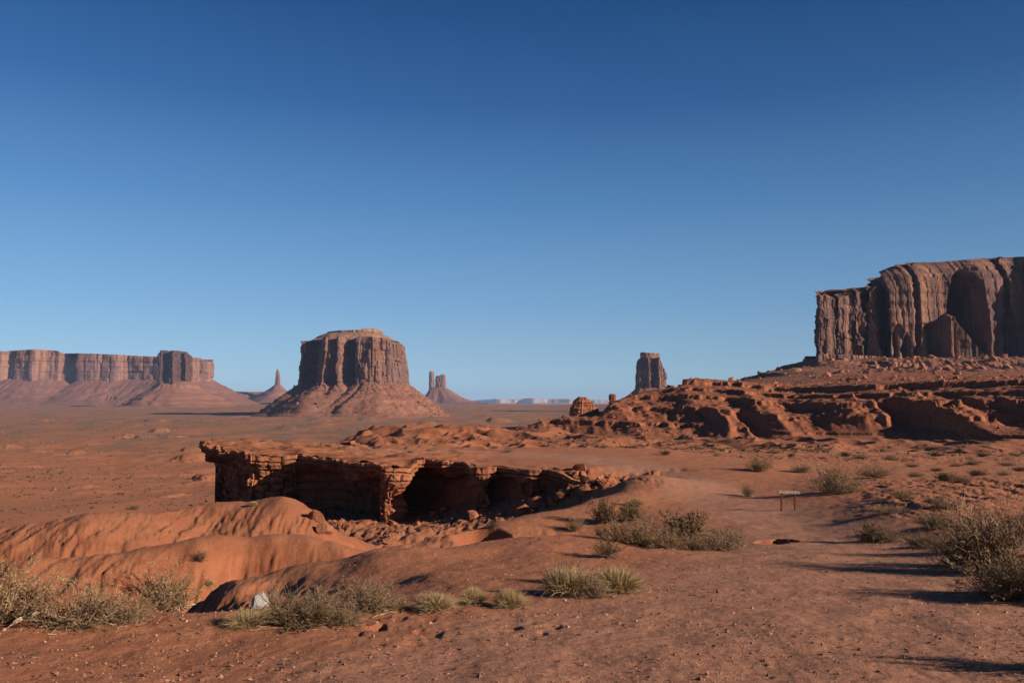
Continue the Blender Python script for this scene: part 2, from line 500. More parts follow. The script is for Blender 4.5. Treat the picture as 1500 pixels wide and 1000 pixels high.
def terrain(x, y):
    """height and cover masks of the land at x, y"""
    d = np.maximum(y, 1.0)
    px = np.clip(x / d * F + 750, -2500, 4000)
    zn = near_z(x, y)
    nearmask = 1 - sstep(95, 150, y)
    # fine relief of the near ground
    rough = sstep(0.04, 0.35, np.abs(zn - zroad(y)) / 4.0) * sstep(12, 17, y)
    trk = track_mask(x, y)
    nn = 0.05 * fbm(x * 1.1, y * 1.1, 4, 3) + 0.012 * fbm(x * 4.5, y * 4.5, 3, 5) * (1 - 0.5 * trk)
    nn = nn + 0.006 * fbm(x * 14, y * 14, 2, 8) * sstep(40, 15, y)
    rill = ridged(x * 0.85 + 0.5 * fbm(x * .5, y * .5, 2, 44), y * 0.16, 3, 21)
    nn = nn + rough * 0.075 * fbm(x * 5.0, y * 3.2, 4, 29, 0.7) - rough * 0.04 * np.maximum(ridged(x * 3.6 + fbm(x, y, 2, 30), y * 0.5, 2, 28), -0.2)
    nn = nn - rough * (0.16 * rill + 0.10 * ridged(x * 2.4, y * 0.6, 2, 27)) + rough * 0.28 * fbm(x * 0.3, y * 0.3, 4, 23)
    hoof = np.exp(-(((x / d * F + 750) - 585) / 70.0) ** 2 - ((y - 11.0) / 0.9) ** 2) + np.exp(-(((x / d * F + 750) - 795) / 50.0) ** 2 - ((y - 11.0) / 0.5) ** 2)
    nn = nn - hoof * 0.075 * sstep(0.15, 0.5, noise2(x * 5.0, y * 4.0, 47))
    zn = zn + nn
    # far land
    base_f = np.interp(d, F_D, F_Z)
    base_r = np.interp(d, R_D, R_Z)
    plateau = sstep(390, 560, px) * (1 - sstep(0, 90, d - np.interp(px, [300, 450, 760, 1000], [250, 300, 370, 900])))
    zf = base_f + (base_r - base_f) * plateau
    amp_f = np.interp(d, [100, 200, 600, 2000, 6000], [0.8, 1.9, 4.0, 6.0, 7.0])
    lump = fbm(x / 60.0, y / 45.0, 5, 31) + 0.55 * ridged(x / 38.0, y / 26.0, 3, 37) * sstep(140, 240, d)
    lf = fbm(x / 240.0, y / 150.0, 6, 41) + 0.4 * ridged(x / 120.0, y / 60.0, 4, 43)
    zf = zf + (1 - plateau) * amp_f * (lf * sstep(150, 500, d) + 0.7 * lump * (1 - sstep(300, 1200, d)))
    for mx, my, mw, ml, mh in MOUNDS:
        mk = (np.abs(x - mx) < 2 * mw) & (np.abs(y - my) < 2 * ml)
        if mk.any():
            e_ = np.sqrt(((x[mk] - mx) / mw) ** 2 + ((y[mk] - my) / ml) ** 2) + 0.35 * fbm(x[mk] / (mw * 0.6), y[mk] / (mw * 0.6), 3, 45)
            zf[mk] += (1 - plateau[mk]) * mh * (sstep(1.0, 0.55, e_) * 0.6 + sstep(1.3, 0.0, e_) * 0.4)
    # badland hummocks
    hm = plateau * sstep(100, 165, d)
    hz = ridged(x / 15.0 + 0.6 * fbm(x / 25., y / 25., 2, 52), y / 20.0, 2, 51, 0.45)
    hz = np.maximum(hz, -0.25) - 0.1
    hz2 = ridged(x / 5.5, y / 7.5, 2, 57)
    mid = sstep(420, 520, px) * (1 - sstep(800, 900, px))
    zf = zf + hm * (hz * (1.2 + 0.9 * sstep(150, 200, d) + 1.2 * mid * sstep(190, 290, d)) + hz2 * 0.5 + 0.2)
    zf = zf + 1.1 * mid * hm * sstep(200, 300, d)
    # layered red slope
    foot = np.interp(px, PXF, DFOOT)
    s = d - foot
    wv = fbm(x / 70.0, y / 70.0, 3, 61) * 10
    xs = x + 0.22 * y * 0 + 5.0 * fbm(x / 30., y / 30., 2, 60)
    sp = (ridged(xs / 19.0, y / 260.0 + 0.4, 1, 63) * 0.70 + ridged(xs / 8.0, y / 110.0, 1, 64) * 0.30)
    spb = ridged(xs / 31.0, y / 300.0 + 2.7, 1, 73) * 0.75 + ridged(xs / 12.0, y / 120.0, 1, 74) * 0.25
    wb = sstep(1120, 1230, px)
    sp = np.maximum(sp * (1 - wb) + spb * wb, -0.35)
    sp2 = ridged(x / 5.2, y / 22.0, 2, 65) * 1.9 + ridged(x / 2.1, y / 8.0, 2, 66) * 0.55
    big_ = np.interp(px, [760, 900, 1010, 1080, 1250, 3000], [4, 6, 9, 14, 31, 31])
    s2 = s - 4 + 3.0 * fbm(x / 5.0, y / 5.0, 3, 75) * sstep(4, 14, s) + (sp * big_ + wv * 0.5) * sstep(-18, 12, s) * (1 - 0.75 * sstep(60, 100, s)) + sp2 * sstep(-6, 6, s)
    prof_s = [-16, 0, 11, 11.4, 15, 16, 27, 28, 36, 45, 46, 55, 63, 64, 80, 98, 99.0, 112, 250, 500, 3000]
    prof_z = [0, 1.3, 4.9, 6.0, 6.5, 6.7, 9.9, 11.3, 12.3, 14.0, 15.4, 16.4, 17.2, 18.4, 19.2, 20.2, 22.4, 23.0, 29.0, 43, 50]
    s2 = s2 * (1 + 0.45 * sstep(1150, 1260, px) * sstep(10, 30, s2) * (1 - sstep(100, 160, s2)))
    rise = np.interp(s2, prof_s, prof_z)
    rise = np.minimum(rise, 23.0) + np.maximum(rise - 23.0, 0) * np.interp(px, [1000, 1090, 1190, 1260], [0.12, 0.3, 0.8, 1.0])
    rise = rise * np.interp(px, [760, 990, 1010, 1090, 1160, 1350, 3000], [1, 1, 1.02, 0.95, 0.86, 0.90, 0.90])
    rise = rise - np.interp(px, [830, 1000, 1160, 1500], [0, 0.25, 0.5, 0.5]) * np.minimum(rise, 5.0) * (1 - 0.4 * sstep(9, 16, rise))
    cap = np.interp(px, [700, 790, 830, 880, 893, 940, 998, 1012, 3000], [0.5, 5.0, 6.6, 7.2, 11.6, 16.2, 18.5, 60, 60])
    rise = np.minimum(rise, cap + 0.5 * fbm(x / 9., y / 9., 2, 68))
    q = 0.75 + 0.0 * x
    u_ = rise / q + 0.5 * fbm(x / 14., y / 14., 2, 70)
    bed = (np.floor(u_) + sstep(0.5, 0.95, u_ - np.floor(u_)) - (u_ - rise / q)) * q
    rise = rise + (bed - rise) * 0.62 * sstep(5, 7, rise) * (0.4 + 0.6 * sstep(-0.1, 0.3, fbm(x / 22., y / 22., 3, 72))) * (1 - sstep(300, 600, s))
    back = np.interp(px, [780, 850, 900, 1000, 1060], [25, 45, 90, 220, 3000])
    fall = sstep(0, 1, (s - back) / (0.5 * back))
    bz = np.interp(np.minimum(d, foot), R_D, R_Z)
    on = sstep(700, 800, px)
    zr = bz + rise * on + 0.45 * fbm(x / 2.2, y / 2.2, 3, 69) * sstep(3, 8, rise) + 0.10 * fbm(x / 0.8, y / 0.8, 2, 67) + 1.3 * fbm(x / 7.0, y / 7.0, 4, 71) * sstep(70, 120, s) * on
    zr = zr * (1 - fall) + np.minimum(zr, base_f) * fall
    ridge_on = sstep(-16, -2, s) * on
    zf = zf * (1 - ridge_on) + zr * ridge_on
    z = zn * nearmask + zf * (1 - nearmask)
    hills = (ridge_on > 0.5) & (rise > 1.2) & (fall < 0.98)
    rock = np.maximum(ridge_on * sstep(0.3, 3.5, rise) * 0.9 * sstep(760, 900, px), 0.45 * hm * sstep(140, 210, d))
    veg = sstep(260, 900, d) * (1 - hills) * sstep(1.5, 0.5, plateau * 2)
    return z, trk, rock, veg, hills


us = np.concatenate([np.linspace(-2.6, -0.78, 70)[:-1], np.linspace(-0.78, 0.78, 980), np.linspace(0.78, 2.6, 70)[1:]])
ds = np.concatenate([np.linspace(-45, 3, 14)[:-1], np.geomspace(3, 110, 540)[:-1], np.geomspace(110, 190, 150)[:-1], np.geomspace(190, 460, 430)[:-1], np.geomspace(460, 1000, 90)[:-1], np.geomspace(1000, 26000, 170)])
GX = us[None, :] * W_(ds)[:, None]
GY = np.repeat(ds[:, None], len(us), 1)
GZ, GT, GR, GV, GH = terrain(GX, GY)

# the promontory's outline (with the depth of its alcoves) and its top
edge = [(14, 76.5, .3), (11, 74.3, .4), (8.5, 73.6, 1.0), (6.5, 73.6, 1.6), (4.6, 74.6, 2.4), (2.9, 76.4, 2.4), (1.5, 76.3, .1), (0.2, 76.5, .1), (-0.1, 78.9, 2.4), (-1.5, 80.6, 2.6), (-2.1, 79.2, .1), (-3.7, 79.2, .1), (-4.3, 82.0, 2.0), (-5.6, 84.2, 3.8), (-7.5, 86, 4.2), (-9.3, 87, 3.2),
        (-10.2, 84.8, 1.4), (-10.7, 83.3, .15), (-12, 82.3, .1), (-13.6, 81.9, .2), (-14.4, 83.6, 1.6), (-16, 85.4, 3.6), (-18.5, 88, 4.6), (-21.5, 91, 4.6), (-23.8, 94, 3.4), (-25.0, 95.4, .8), (-26.4, 94.9, .15), (-29, 94.5, .1), (-31.3, 94.7, .3), (-32.3, 96.8, .9),
        (-34, 100, 1.5), (-37, 103, 1.9), (-40, 107.8, 2.0), (-42.8, 112, 2.2), (-45, 116.5, 2.2), (-46, 119, 2.0), (-45.5, 123, 1.2), (-40, 125, 1), (-30, 117, 1), (-18, 108.5, 1), (-8, 106, .8), (0, 104, .5), (9, 102, .3), (16, 96, .2), (18, 85, .2)]


def top_z(x, y):
    z = np.interp(y, [70, 76, 84, 93, 104, 116, 126], [-6.52, -6.55, -6.58, -6.40, -6.28, -6.02, -5.95])
    z = z + 0.10 * fbm(x / 3.5, y / 3.5, 4, 103) - 0.02
    sl = fbm(x / 5.0 + 0.1 * y, y / 3.2, 3, 104) * 4.0
    st = np.floor(sl) + sstep(0.82, 1.0, sl - np.floor(sl))
    st = st + 0.6 * (np.floor(sl * 2.3 + 0.4) + sstep(0.8, 1.0, sl * 2.3 + 0.4 - np.floor(sl * 2.3 + 0.4)) - sl * 2.3)
    return z + 0.17 * st * sstep(1, -10, x)



ed = [(a_, b_) for a_, b_, _ in edge if b_ < 100 and a_ > -12][:16][::-1]
df = polydist(GX, GY, ed)
ins_f = (GY > np.interp(GX, [e[0] for e in ed], [e[1] for e in ed])) & (GX > -9) & (GX < 40) & (GY < 112)
wl_ = (1 - (1 - np.clip((GX + 9.0) / 11.0, 0, 1)) ** 3) * sstep(0.7, 2.2 + 4.5 * sstep(4, 10, GX), df + 0.9 * fbm(GX / 1.3, GY / 1.3, 3, 48)) * sstep(0.1, 1.2 + 1.5 * sstep(6, 10, GX), df) * ins_f * sstep(112, 104, GY) * sstep(30, 17, GX)
GZ = GZ + (top_z(GX, GY) + 0.03 - GZ) * wl_
stp = np.clip(wl_ * (1 - wl_) * 4, 0, 1) * sstep(4, 0.5, df) * sstep(2, 5, GX)
GZ = GZ + stp * (0.75 * fbm(GX / 0.9, GY / 0.8, 4, 49) - 0.12)
# hollow under the bushes
ph_x, ph_y = (436 - 750) / F * 11.7, 11.72
GZ = GZ - 0.5 * sstep(1.15, 0.6, np.sqrt(((GX - ph_x) / 0.85) ** 2 + ((GY - ph_y) / 0.42) ** 2))

# burrow in the road bank
bx, by = (1128 - 750) / F * 29.5, 29.3
ell = ((GX - bx) / 0.72) ** 2 + ((GY - by) / 0.8) ** 2 + 0.3 * fbm(GX / 0.35, GY / 0.35, 2, 50)
GZ -= 1.15 * sstep(1.15, 0.6, ell)
bx2, by2 = (706 - 750) / F * 37.5, 37.0
ell2 = ((GX - bx2) / 1.3) ** 2 + ((GY - by2) / 1.8) ** 2
GZ -= 1.3 * sstep(1.2, 0.4, ell2)


def ground_z(x, y):
    r = np.interp(y, ds, np.arange(len(ds))); c = np.interp(x / W_(np.asarray(y, float)), us, np.arange(len(us)))
    r = np.clip(r, 0, len(ds) - 1.001); c = np.clip(c, 0, len(us) - 1.001)
    i = np.floor(r).astype(int); j = np.floor(c).astype(int); fr = r - i; fc = c - j
    return (GZ[i, j] * (1 - fc) + GZ[i, j + 1] * fc) * (1 - fr) + (GZ[i + 1, j] * (1 - fc) + GZ[i + 1, j + 1] * fc) * fr


def hit(px, py, dmin=4.0, dmax=1500.0):
    """the point of the land met by the line of sight through a picture point"""
    d = np.geomspace(dmin, dmax, 2500)
    x1, z1 = ray_xz(px, py, 1.0)
    g = ground_z(x1 * d, d)
    below = np.where(z1 * d <= g)[0]
    k = below[0] if len(below) else len(d) - 1
    return float(x1 * d[k]), float(d[k]), float(g[k])


NR, NC = GX.shape
allv = np.stack([GX, GY, GZ], -1).reshape(-1, 3)
allf = grid_faces(NR, NC)
fr = allf[:, 0] // NC
fdist = ds[fr]
ft = GT.reshape(-1)[allf].mean(1)
fh = GH.reshape(-1)[allf].mean(1) > 0.5
cat = np.zeros(len(allf), int)                          # 0 ground, 1 road, 2 valley floor, 3 hills
cat[(ft > 0.5) & (fdist < 110)] = 1
cat[fdist >= 150] = 2
cat[fh & (fdist > 120)] = 3
# shared smooth normals so the sheets meet without a seam
me_all = mesh_from("land", allv, allf)
nrm = np.empty(len(allv) * 3, np.float32)
me_all.vertex_normals.foreach_get("vector", nrm)
nrm = nrm.reshape(-1, 3)
bpy.data.meshes.remove(me_all)
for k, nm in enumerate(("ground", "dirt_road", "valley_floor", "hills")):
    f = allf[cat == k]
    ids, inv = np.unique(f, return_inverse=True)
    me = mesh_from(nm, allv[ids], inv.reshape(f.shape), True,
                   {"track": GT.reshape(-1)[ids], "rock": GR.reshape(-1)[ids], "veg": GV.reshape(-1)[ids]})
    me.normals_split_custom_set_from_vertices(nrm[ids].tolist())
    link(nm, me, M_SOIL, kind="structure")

# ------------------------------------------------------------------ rock builders
def resample(pl, step, closed=True):
    pl = np.asarray(pl, float)
    if closed:
        pl = np.concatenate([pl, pl[:1]])
    seg = np.hypot(np.diff(pl[:, 0]), np.diff(pl[:, 1]))
    acc = np.concatenate([[0], np.cumsum(seg)])
    n = max(int(acc[-1] / step), 8)
    s = np.linspace(0, acc[-1], n, endpoint=not closed)
    return np.stack([np.interp(s, acc, pl[:, k]) for k in range(pl.shape[1])], -1), s


def smooth_closed(a, k):
    for _ in range(k):
        a = 0.25 * np.roll(a, 1, 0) + 0.5 * a + 0.25 * np.roll(a, -1, 0)
    return a


def normals2d(p):
    t = np.roll(p, -1, 0) - np.roll(p, 1, 0)
    nrm = np.stack([t[:, 1], -t[:, 0]], -1)
    return nrm / np.maximum(np.hypot(nrm[:, 0], nrm[:, 1]), 1e-9)[:, None]


def gsm(a, sig):
    n_ = len(a); k_ = np.fft.rfftfreq(n_)
    return np.fft.irfft(np.fft.rfft(a, axis=0) * np.exp(-2 * (math.pi * k_ * sig) ** 2)[:, None], n_, axis=0)


def inside(px_, py_, poly):
    c = np.zeros(px_.shape, bool)
    j = len(poly) - 1
    for i in range(len(poly)):
        xi, yi = poly[i][:2]; xj, yj = poly[j][:2]
        c ^= ((yi > py_) != (yj > py_)) & (px_ < (xj - xi) * (py_ - yi) / (yj - yi + 1e-12) + xi)
        j = i
    return c


def cliff(name, plan, zb, ztop, step, rows, flutes, lean=0.06, parent=None, mat=None, loc=(0, 0, 0), seed=1, smooth=3, strata=0.0, rim=0.93, cap_drop=0.0, yshift=None, big=0.0, ampf=None, spalls=()):
    """a sandstone tower: a closed outline (anticlockwise) raised to ztop(x, y), fluted down its height"""
    p, s = resample(plan, step)
    p = smooth_closed(p, smooth)
    nr = smooth_closed(normals2d(p), 8)
    nr /= np.maximum(np.hypot(nr[:, 0], nr[:, 1]), 0.2)[:, None]
    nl = gsm(normals2d(p), 0.055 * len(p))
    L = s[-1] + step
    n = len(p)
    zt = np.array([ztop(a, b) for a, b in p]) if callable(ztop) else np.full(n, float(ztop))
    t = np.concatenate([np.linspace(0, rim, rows), rim + (1 - rim) * np.array([0.35, 0.7, 1.0])])
    V = []
    Hh = float(np.mean(zt) - zb)
    ang = s / L
    af = np.ones(n) if ampf is None else ampf(p[:, 0])
    for ti in t:
        z = zb + (zt - zb) * ti
        zz = (z - zb)
        off = np.zeros(n)
        lean_v = -nl * (lean * zz)[:, None]
        for wl, amp, kind in flutes:
            m = max(1, round(L / wl))
            xx = ang * m
            # wrap noise along the outline by fading its end into its start
            wv = 0.35 * noise2(xx * 1.7, zz / (wl * 1.6), seed + 5)
            def fn(q):
                if kind == 'r':
                    return np.maximum(ridged(q + wv, zz / (wl * 9.0) + 3.3, 2, seed + int(wl * 10)), -0.6)
                if kind == 'k':                         # flat joint-bounded panels, broken at odd heights
                    q = q + wv * 0.25
                    ce = np.floor(q); fr2 = q - ce
                    ci = ce.astype(np.int64)
                    lv = np.floor(zz / (wl * 1.7) + 3.0 * hash2(ci, ci * 0, seed + 31)).astype(np.int64)
                    h0 = hash2(ci, lv, seed + 37); h1 = hash2(ci, lv, seed + 41)
                    edge_ = np.minimum(fr2, 1 - fr2)
                    return 0.75 * h0 + (fr2 - 0.5) * h1 * 0.9 - 0.7 * np.exp(-(edge_ / 0.05) ** 2)
                if kind == 'b':
                    return np.clip(noise2(q + wv * 0.5, zz / (wl * 5.0), seed + int(wl * 10)) * 2.6, -1, 1)
                return fbm(q, zz / (wl * 0.9), 4, seed + int(wl * 10))
            f = fn(xx); f2 = fn(xx - m)
            w = sstep(0.93, 1.0, ang)
            off = off + af * amp * (f * (1 - w) + f2 * w) * (1.0 - 0.15 * sstep(0.86, 1.0, ti))
        for s0, z0, w_, h_, dep in spalls:             # slabs fallen away, with arched heads
            m_ = np.abs(s - s0) < 1.3 * w_
            if m_.any():
                up = np.maximum(zz[m_] - z0, 0) / h_
                e_ = np.sqrt(((s[m_] - s0) / w_ + 0.12 * noise2(zz[m_] / (w_ * 0.7), s0, seed)) ** 2 + up ** 2)
                off[m_] -= dep * sstep(1.03, 0.97, e_)
        if strata:
            off = off + strata * noise2(np.full(n, 0.3) + 0.15 * noise2(ang * 30, zz * 0.05, seed + 3), zz / (Hh * 0.045), seed + 77)
        if ti > rim:
            off = off - (ti - rim) / (1 - rim) * (0.02 * Hh + big)
        q = p + nr * off[:, None] + lean_v
        if yshift is not None:
            q[:, 1] += yshift(p[:, 0], p[:, 1], z, ti)
        V.append(np.column_stack([q, z]))
    # roof: shrink to the middle
    cen = p.mean(0)
    top = V[-1]
    for k, (sc, dz) in enumerate(((0.90, 0.004), (0.7, 0.008), (0.4, 0.01), (0.03, 0.01))):
        q = cen + (top[:, :2] - cen) * sc
        z = top[:, 2] * (1 if k < 1 else 1) + Hh * dz + 0.01 * Hh * noise2(q[:, 0] / (Hh * 0.15), q[:, 1] / (Hh * 0.15), seed + 9) - cap_drop * (1 - sc)
        z = z + (top[:, 2].mean() - z) * (1 - sc) * 0.6
        V.append(np.column_stack([q, z]))
    V = np.array(V) - np.array(loc)
    R = len(V)
    f = grid_faces(R, n, True)
    return link(name, mesh_from(name, V.reshape(-1, 3), f, False), mat, parent)


def spall_set(seed, s0, s1, hmax, n_, wlo, whi, dlo, dhi):
    r = np.random.default_rng(seed)
    return [(r.uniform(s0, s1), r.uniform(0.1, 0.75) * hmax, w_, w_ * r.uniform(0.8, 1.6), r.uniform(dlo, dhi)) for w_ in r.uniform(wlo, whi, n_)]


def talus(name, plan, zt, zb, width, step, rows, parent, mat, loc, seed=1, rill=1.0, ledges=(), smooth=20, power=1.35, rillw=None):
    """debris skirt that falls from the foot of a cliff to the plain; width may be a function of the outward direction"""
    p, s = resample(plan, step)
    p = smooth_closed(p, smooth)
    nr = smooth_closed(normals2d(p), smooth * 3)
    nr /= np.hypot(nr[:, 0], nr[:, 1])[:, None]
    n = len(p); L = s[-1] + step
    wd = np.array([width(a, b) for a, b in nr]) if callable(width) else np.full(n, float(width))
    wd = wd * (1 + 0.16 * noise2(s / L * 14, 0.5, seed))
    tz = (zt - zb)
    V = []
    rw = rillw or tz * 0.10
    for t in np.linspace(0, 1, rows):
        q = p + nr * (wd * t - 0.03 * tz)[:, None]
        z = zb + tz * (1 - t) ** power
        fade = math.sin(math.pi * min(1.0, 0.12 + t * 0.88)) ** 0.6
        rl = ridged(s / rw + 0.8 * noise2(s / (rw * 3), t * 3.0, seed + 2), t * 1.3, 3, seed + 4) * 0.055 * tz * rill * fade
        rl = rl + fbm(s / (rw * 6), t * 2.0, 3, seed + 6) * 0.07 * tz * rill * fade
        rl = rl + fbm(q[:, 0] / (tz * 0.06), q[:, 1] / (tz * 0.06), 4, seed + 8, 0.65) * 0.040 * tz * min(1.0, t * 8 + 0.2)
        zz = z + rl
        for lz, lh in ledges:                       # a bed of harder rock: steep riser
            c = zb + tz * lz
            k = sstep(-0.6, 0.6, (zz - c) / (lh * 0.35))
            near = np.exp(-((zz - c) / (lh * 1.6)) ** 2) * (0.6 + 0.6 * noise2(s / (rw * 2.2), lz * 10, seed + 11))
            zz = zz + (k - 0.5) * lh * near
        V.append(np.column_stack([q, zz]))
    V = np.array(V) - np.array(loc)
    return link(name, mesh_from(name, V.reshape(-1, 3), grid_faces(rows, n, True), True), mat, parent)


def ell(cx, cy, rx, ry, n=40, power=2.6, rot=0.0):
    a = np.linspace(0, 2 * math.pi, n, endpoint=False)
    x = np.sign(np.cos(a)) * np.abs(np.cos(a)) ** (2 / power) * rx
    y = np.sign(np.sin(a)) * np.abs(np.sin(a)) ** (2 / power) * ry
    c, s_ = math.cos(rot), math.sin(rot)
    return np.stack([cx + x * c - y * s_, cy + x * s_ + y * c], -1)


def px2x(px, d): return (px - 750) / F * d
def py2z(py, d): return (585 - py) / F * d


def rock_mesh(name, seed, sub=2, flat=0.7, cuts=9, rough=0.06):
    bm = bmesh.new()
    bmesh.ops.create_icosphere(bm, subdivisions=sub, radius=1.0)
    r = np.random.default_rng(seed)
    pl = r.normal(size=(cuts, 3)); pl /= np.linalg.norm(pl, axis=1)[:, None]
    hh = r.uniform(0.55, 0.95, cuts)
    co = np.array([v.co[:] for v in bm.verts])
    for nvec, h in zip(pl, hh * 0.92):
        dd = co @ nvec - h
        co = co - np.maximum(dd, 0)[:, None] * nvec
    co = co * (1 + rough * fbm(co[:, 0] * 2.2 + co[:, 2], co[:, 1] * 2.2 - co[:, 2], 3, seed))[:, None]
    co *= np.array([1.0, r.uniform(0.7, 0.95), flat])
    for v, c in zip(bm.verts, co):
        v.co = c
    me = bpy.data.meshes.new(name)
    bm.to_mesh(me); bm.free()
    return me


ROCKSETS = []
for k in range(6):
    m_ = rock_mesh("chip", 300 + k, 1, 0.75, 7, 0.1)
    v_ = np.empty(len(m_.vertices) * 3, np.float32); m_.vertices.foreach_get("co", v_)
    f_ = np.array([p_.vertices[:] for p_ in m_.polygons])
    ROCKSETS.append((v_.reshape(-1, 3), f_))
    bpy.data.meshes.remove(m_)
CHIPS = []
for k in range(8):
    r_ = np.random.default_rng(500 + k)
    v_ = np.array([[1, 0, 0], [-1, 0, 0], [0, 1, 0], [0, -1, 0], [0, 0, .7], [0, 0, -.7]], float) * r_.uniform(0.6, 1.1, (6, 1)) + r_.normal(0, 0.16, (6, 3))
    CHIPS.append((v_, np.array([[0, 2, 4], [2, 1, 4], [1, 3, 4], [3, 0, 4], [2, 0, 5], [1, 2, 5], [3, 1, 5], [0, 3, 5]])))


def scatter_rocks(name, pos, size, mat, parent=None, seed=1, shapes=None, **props):
    r = np.random.default_rng(seed)
    vs, fs, off = [], [], 0
    shapes = shapes or ROCKSETS
    kind = r.integers(0, len(shapes), len(pos))
    ang = r.uniform(0, 6.283, len(pos)); tl = r.normal(0, 0.35, (len(pos), 2))
    for i in range(len(pos)):
        v, f = shapes[kind[i]]
        c, s_ = math.cos(ang[i]), math.sin(ang[i])
        q = np.column_stack([v[:, 0] * c - v[:, 1] * s_, v[:, 0] * s_ + v[:, 1] * c, v[:, 2]])
        q[:, 2] += q[:, 0] * tl[i, 0] + q[:, 1] * tl[i, 1]
        vs.append(q * size[i] + pos[i]); fs.append(f + off); off += len(v)
    return link(name, mesh_from(name, np.concatenate(vs), np.concatenate(fs), False), mat, parent, **props)


# ------------------------------------------------------------------ the far buttes and mesas
# long mesa across the left
d = 5200.0
xs_top = [(-700, 512), (0, 516), (30, 515), (68, 513), (88, 514), (102, 519), (112, 520), (120, 518), (180, 520), (235, 523), (300, 525), (308, 530), (330, 531)]
tx = [px2x(a, d) for a, _ in xs_top]; tz = [py2z(b, d) for _, b in xs_top]
plan = [(px2x(-600, d), d), (px2x(-40, d), d - 60), (px2x(15, d), d - 120), (px2x(20, d), d - 60), (px2x(35, d), d - 90), (px2x(66, d), d - 120), (px2x(74, d), d - 60), (px2x(95, d), d - 70), (px2x(112, d), d + 160),
        (px2x(118, d), d - 60), (px2x(176, d), d - 60), (px2x(180, d), d), (px2x(225, d), d - 40), (px2x(290, d), d - 90), (px2x(308, d), d - 40), (px2x(313, d + 80), d + 80), (px2x(306, d + 900), d + 900), (px2x(-600, d), d + 1200)]
mes = thing("mesa", (px2x(100, d), d, py2z(592, d)), "long flat-topped pink mesa stretching across the left horizon", "mesa")
L0 = mes.location[:]
cliff("cliff", plan, py2z(560, d), lambda a, b: float(np.interp(a, tx, tz)), 9, 26, ((190, 14, 'k'), (80, 7, 'k'), (34, 4, 'k'), (60, 6, 'f')), 0.05, mes, M_CLIFF_FAR, L0, 11, 2, 3.0)
talus("talus_slope", plan, py2z(556, d), py2z(594, d), 330, 12, 34, mes, M_TALUS_FAR, L0, 12, 0.8, ((0.55, 16), (0.3, 12)), 60, 1.25)

# dark tower in front of the mesa
d = 3900.0
plan = [(px2x(233.5, d), d), (px2x(237, d), d - 55), (px2x(243.5, d), d - 60), (px2x(245.5, d), d + 30), (px2x(250.5, d), d + 35), (px2x(253, d), d - 55), (px2x(262, d), d - 70), (px2x(264.5, d), d + 20), (px2x(270, d), d + 25), (px2x(272, d), d - 5), (px2x(275, d), d + 60), (px2x(255, d), d + 110), (px2x(236, d), d + 70)]
but = thing("butte", (px2x(254, d), d, py2z(597, d)), "narrow dark butte with deep black clefts standing before the long mesa", "butte")
L0 = but.location[:]
top = lambda a, b: float(np.interp(a, [px2x(q, d) for q in (233, 239, 241, 251, 254, 266, 270, 276)], [py2z(q, d) for q in (521, 517, 514, 513.5, 515, 514, 517, 521)]))
cliff("cliff", plan, py2z(562, d), top, 2.5, 34, ((30, 6, 'k'), (14, 4, 'k'), (8, 2, 'f')), 0.035, but, M_CLIFF_DARK, L0, 21, 4, 1.2)
talus("talus_slope", ell(px2x(255, d), d + 35, px2x(275, d) - px2x(255, d), 75), py2z(559, d), py2z(598, d), lambda a, b: 225 + 60 * max(0, -b) + 25 * a, 4, 50, but, M_TALUS, L0, 22, 1.0, ((0.80, 9), (0.36, 9), (0.2, 7)), 10, 1.25)

# small spire on its cone
d = 6200.0
but = thing("butte", (px2x(406, d), d, py2z(590, d)), "small pointed rock spire on a broad cone left of the great butte", "butte")
L0 = but.location[:]
top = lambda a, b: float(np.interp(a, [px2x(q, d) for q in (400, 403.5, 405.5, 407, 409, 413)], [py2z(q, d) for q in (556, 546, 540, 541, 546, 549)]))
cliff("spire", ell(px2x(407, d), d, px2x(410.6, d) - px2x(407, d), 20), py2z(567, d), top, 2.0, 26, ((22, 3, 'r'), (9, 2.0, 'f')), 0.05, but, M_CLIFF_MID, L0, 31, 2, 1.0)
talus("talus_slope", ell(px2x(407, d), d, 26, 27), py2z(563, d), py2z(590, d), lambda a, b: 265 - 60 * max(0, a), 4, 40, but, M_TALUS_FAR, L0, 32, 1.0, ((0.45, 14),), 6, 1.7)
rg = thing("mesa", (px2x(360, 6500), 6500, py2z(592, 6500)), "low pink shelf running between the long mesa and the pointed spire", "mesa")
talus("talus_slope", ell(px2x(345, 6500), 6500, 420, 160), py2z(574, 6500), py2z(592, 6500), 260, 10, 24, rg, M_TALUS_FAR, rg.location[:], 33, 0.8, ((0.7, 10),), 10, 1.2)

# the great butte in the middle
d = 2200.0
plan = [(px2x(447, d), d + 20), (px2x(449, d), d - 60), (px2x(452, d), d - 78), (px2x(455, d), d - 10), (px2x(471, d), d - 5), (px2x(478, d), d - 60), (px2x(481, d), d - 130), (px2x(492, d), d - 150), (px2x(507, d), d - 120), (px2x(513, d), d - 155), (px2x(522, d), d - 120), (px2x(526, d), d - 60),
        (px2x(531, d), d - 55), (px2x(537, d), d - 150), (px2x(560, d), d - 165), (px2x(582, d), d - 130), (px2x(587, d), d - 85), (px2x(595, d), d - 70), (px2x(597, d), d + 60), (px2x(570, d), d + 170), (px2x(470, d), d + 180)]
but = thing("butte", (px2x(520, d), d, py2z(614, d)), "great fluted red butte with flat crown standing alone in the middle", "butte")
L0 = but.location[:]
rim = lambda a, b: float(np.interp(a, [px2x(q, d) for q in (436, 446, 452, 470, 520, 575, 592, 604)], [py2z(q, d) for q in (508, 505, 502, 499, 498, 500, 503, 505)]))
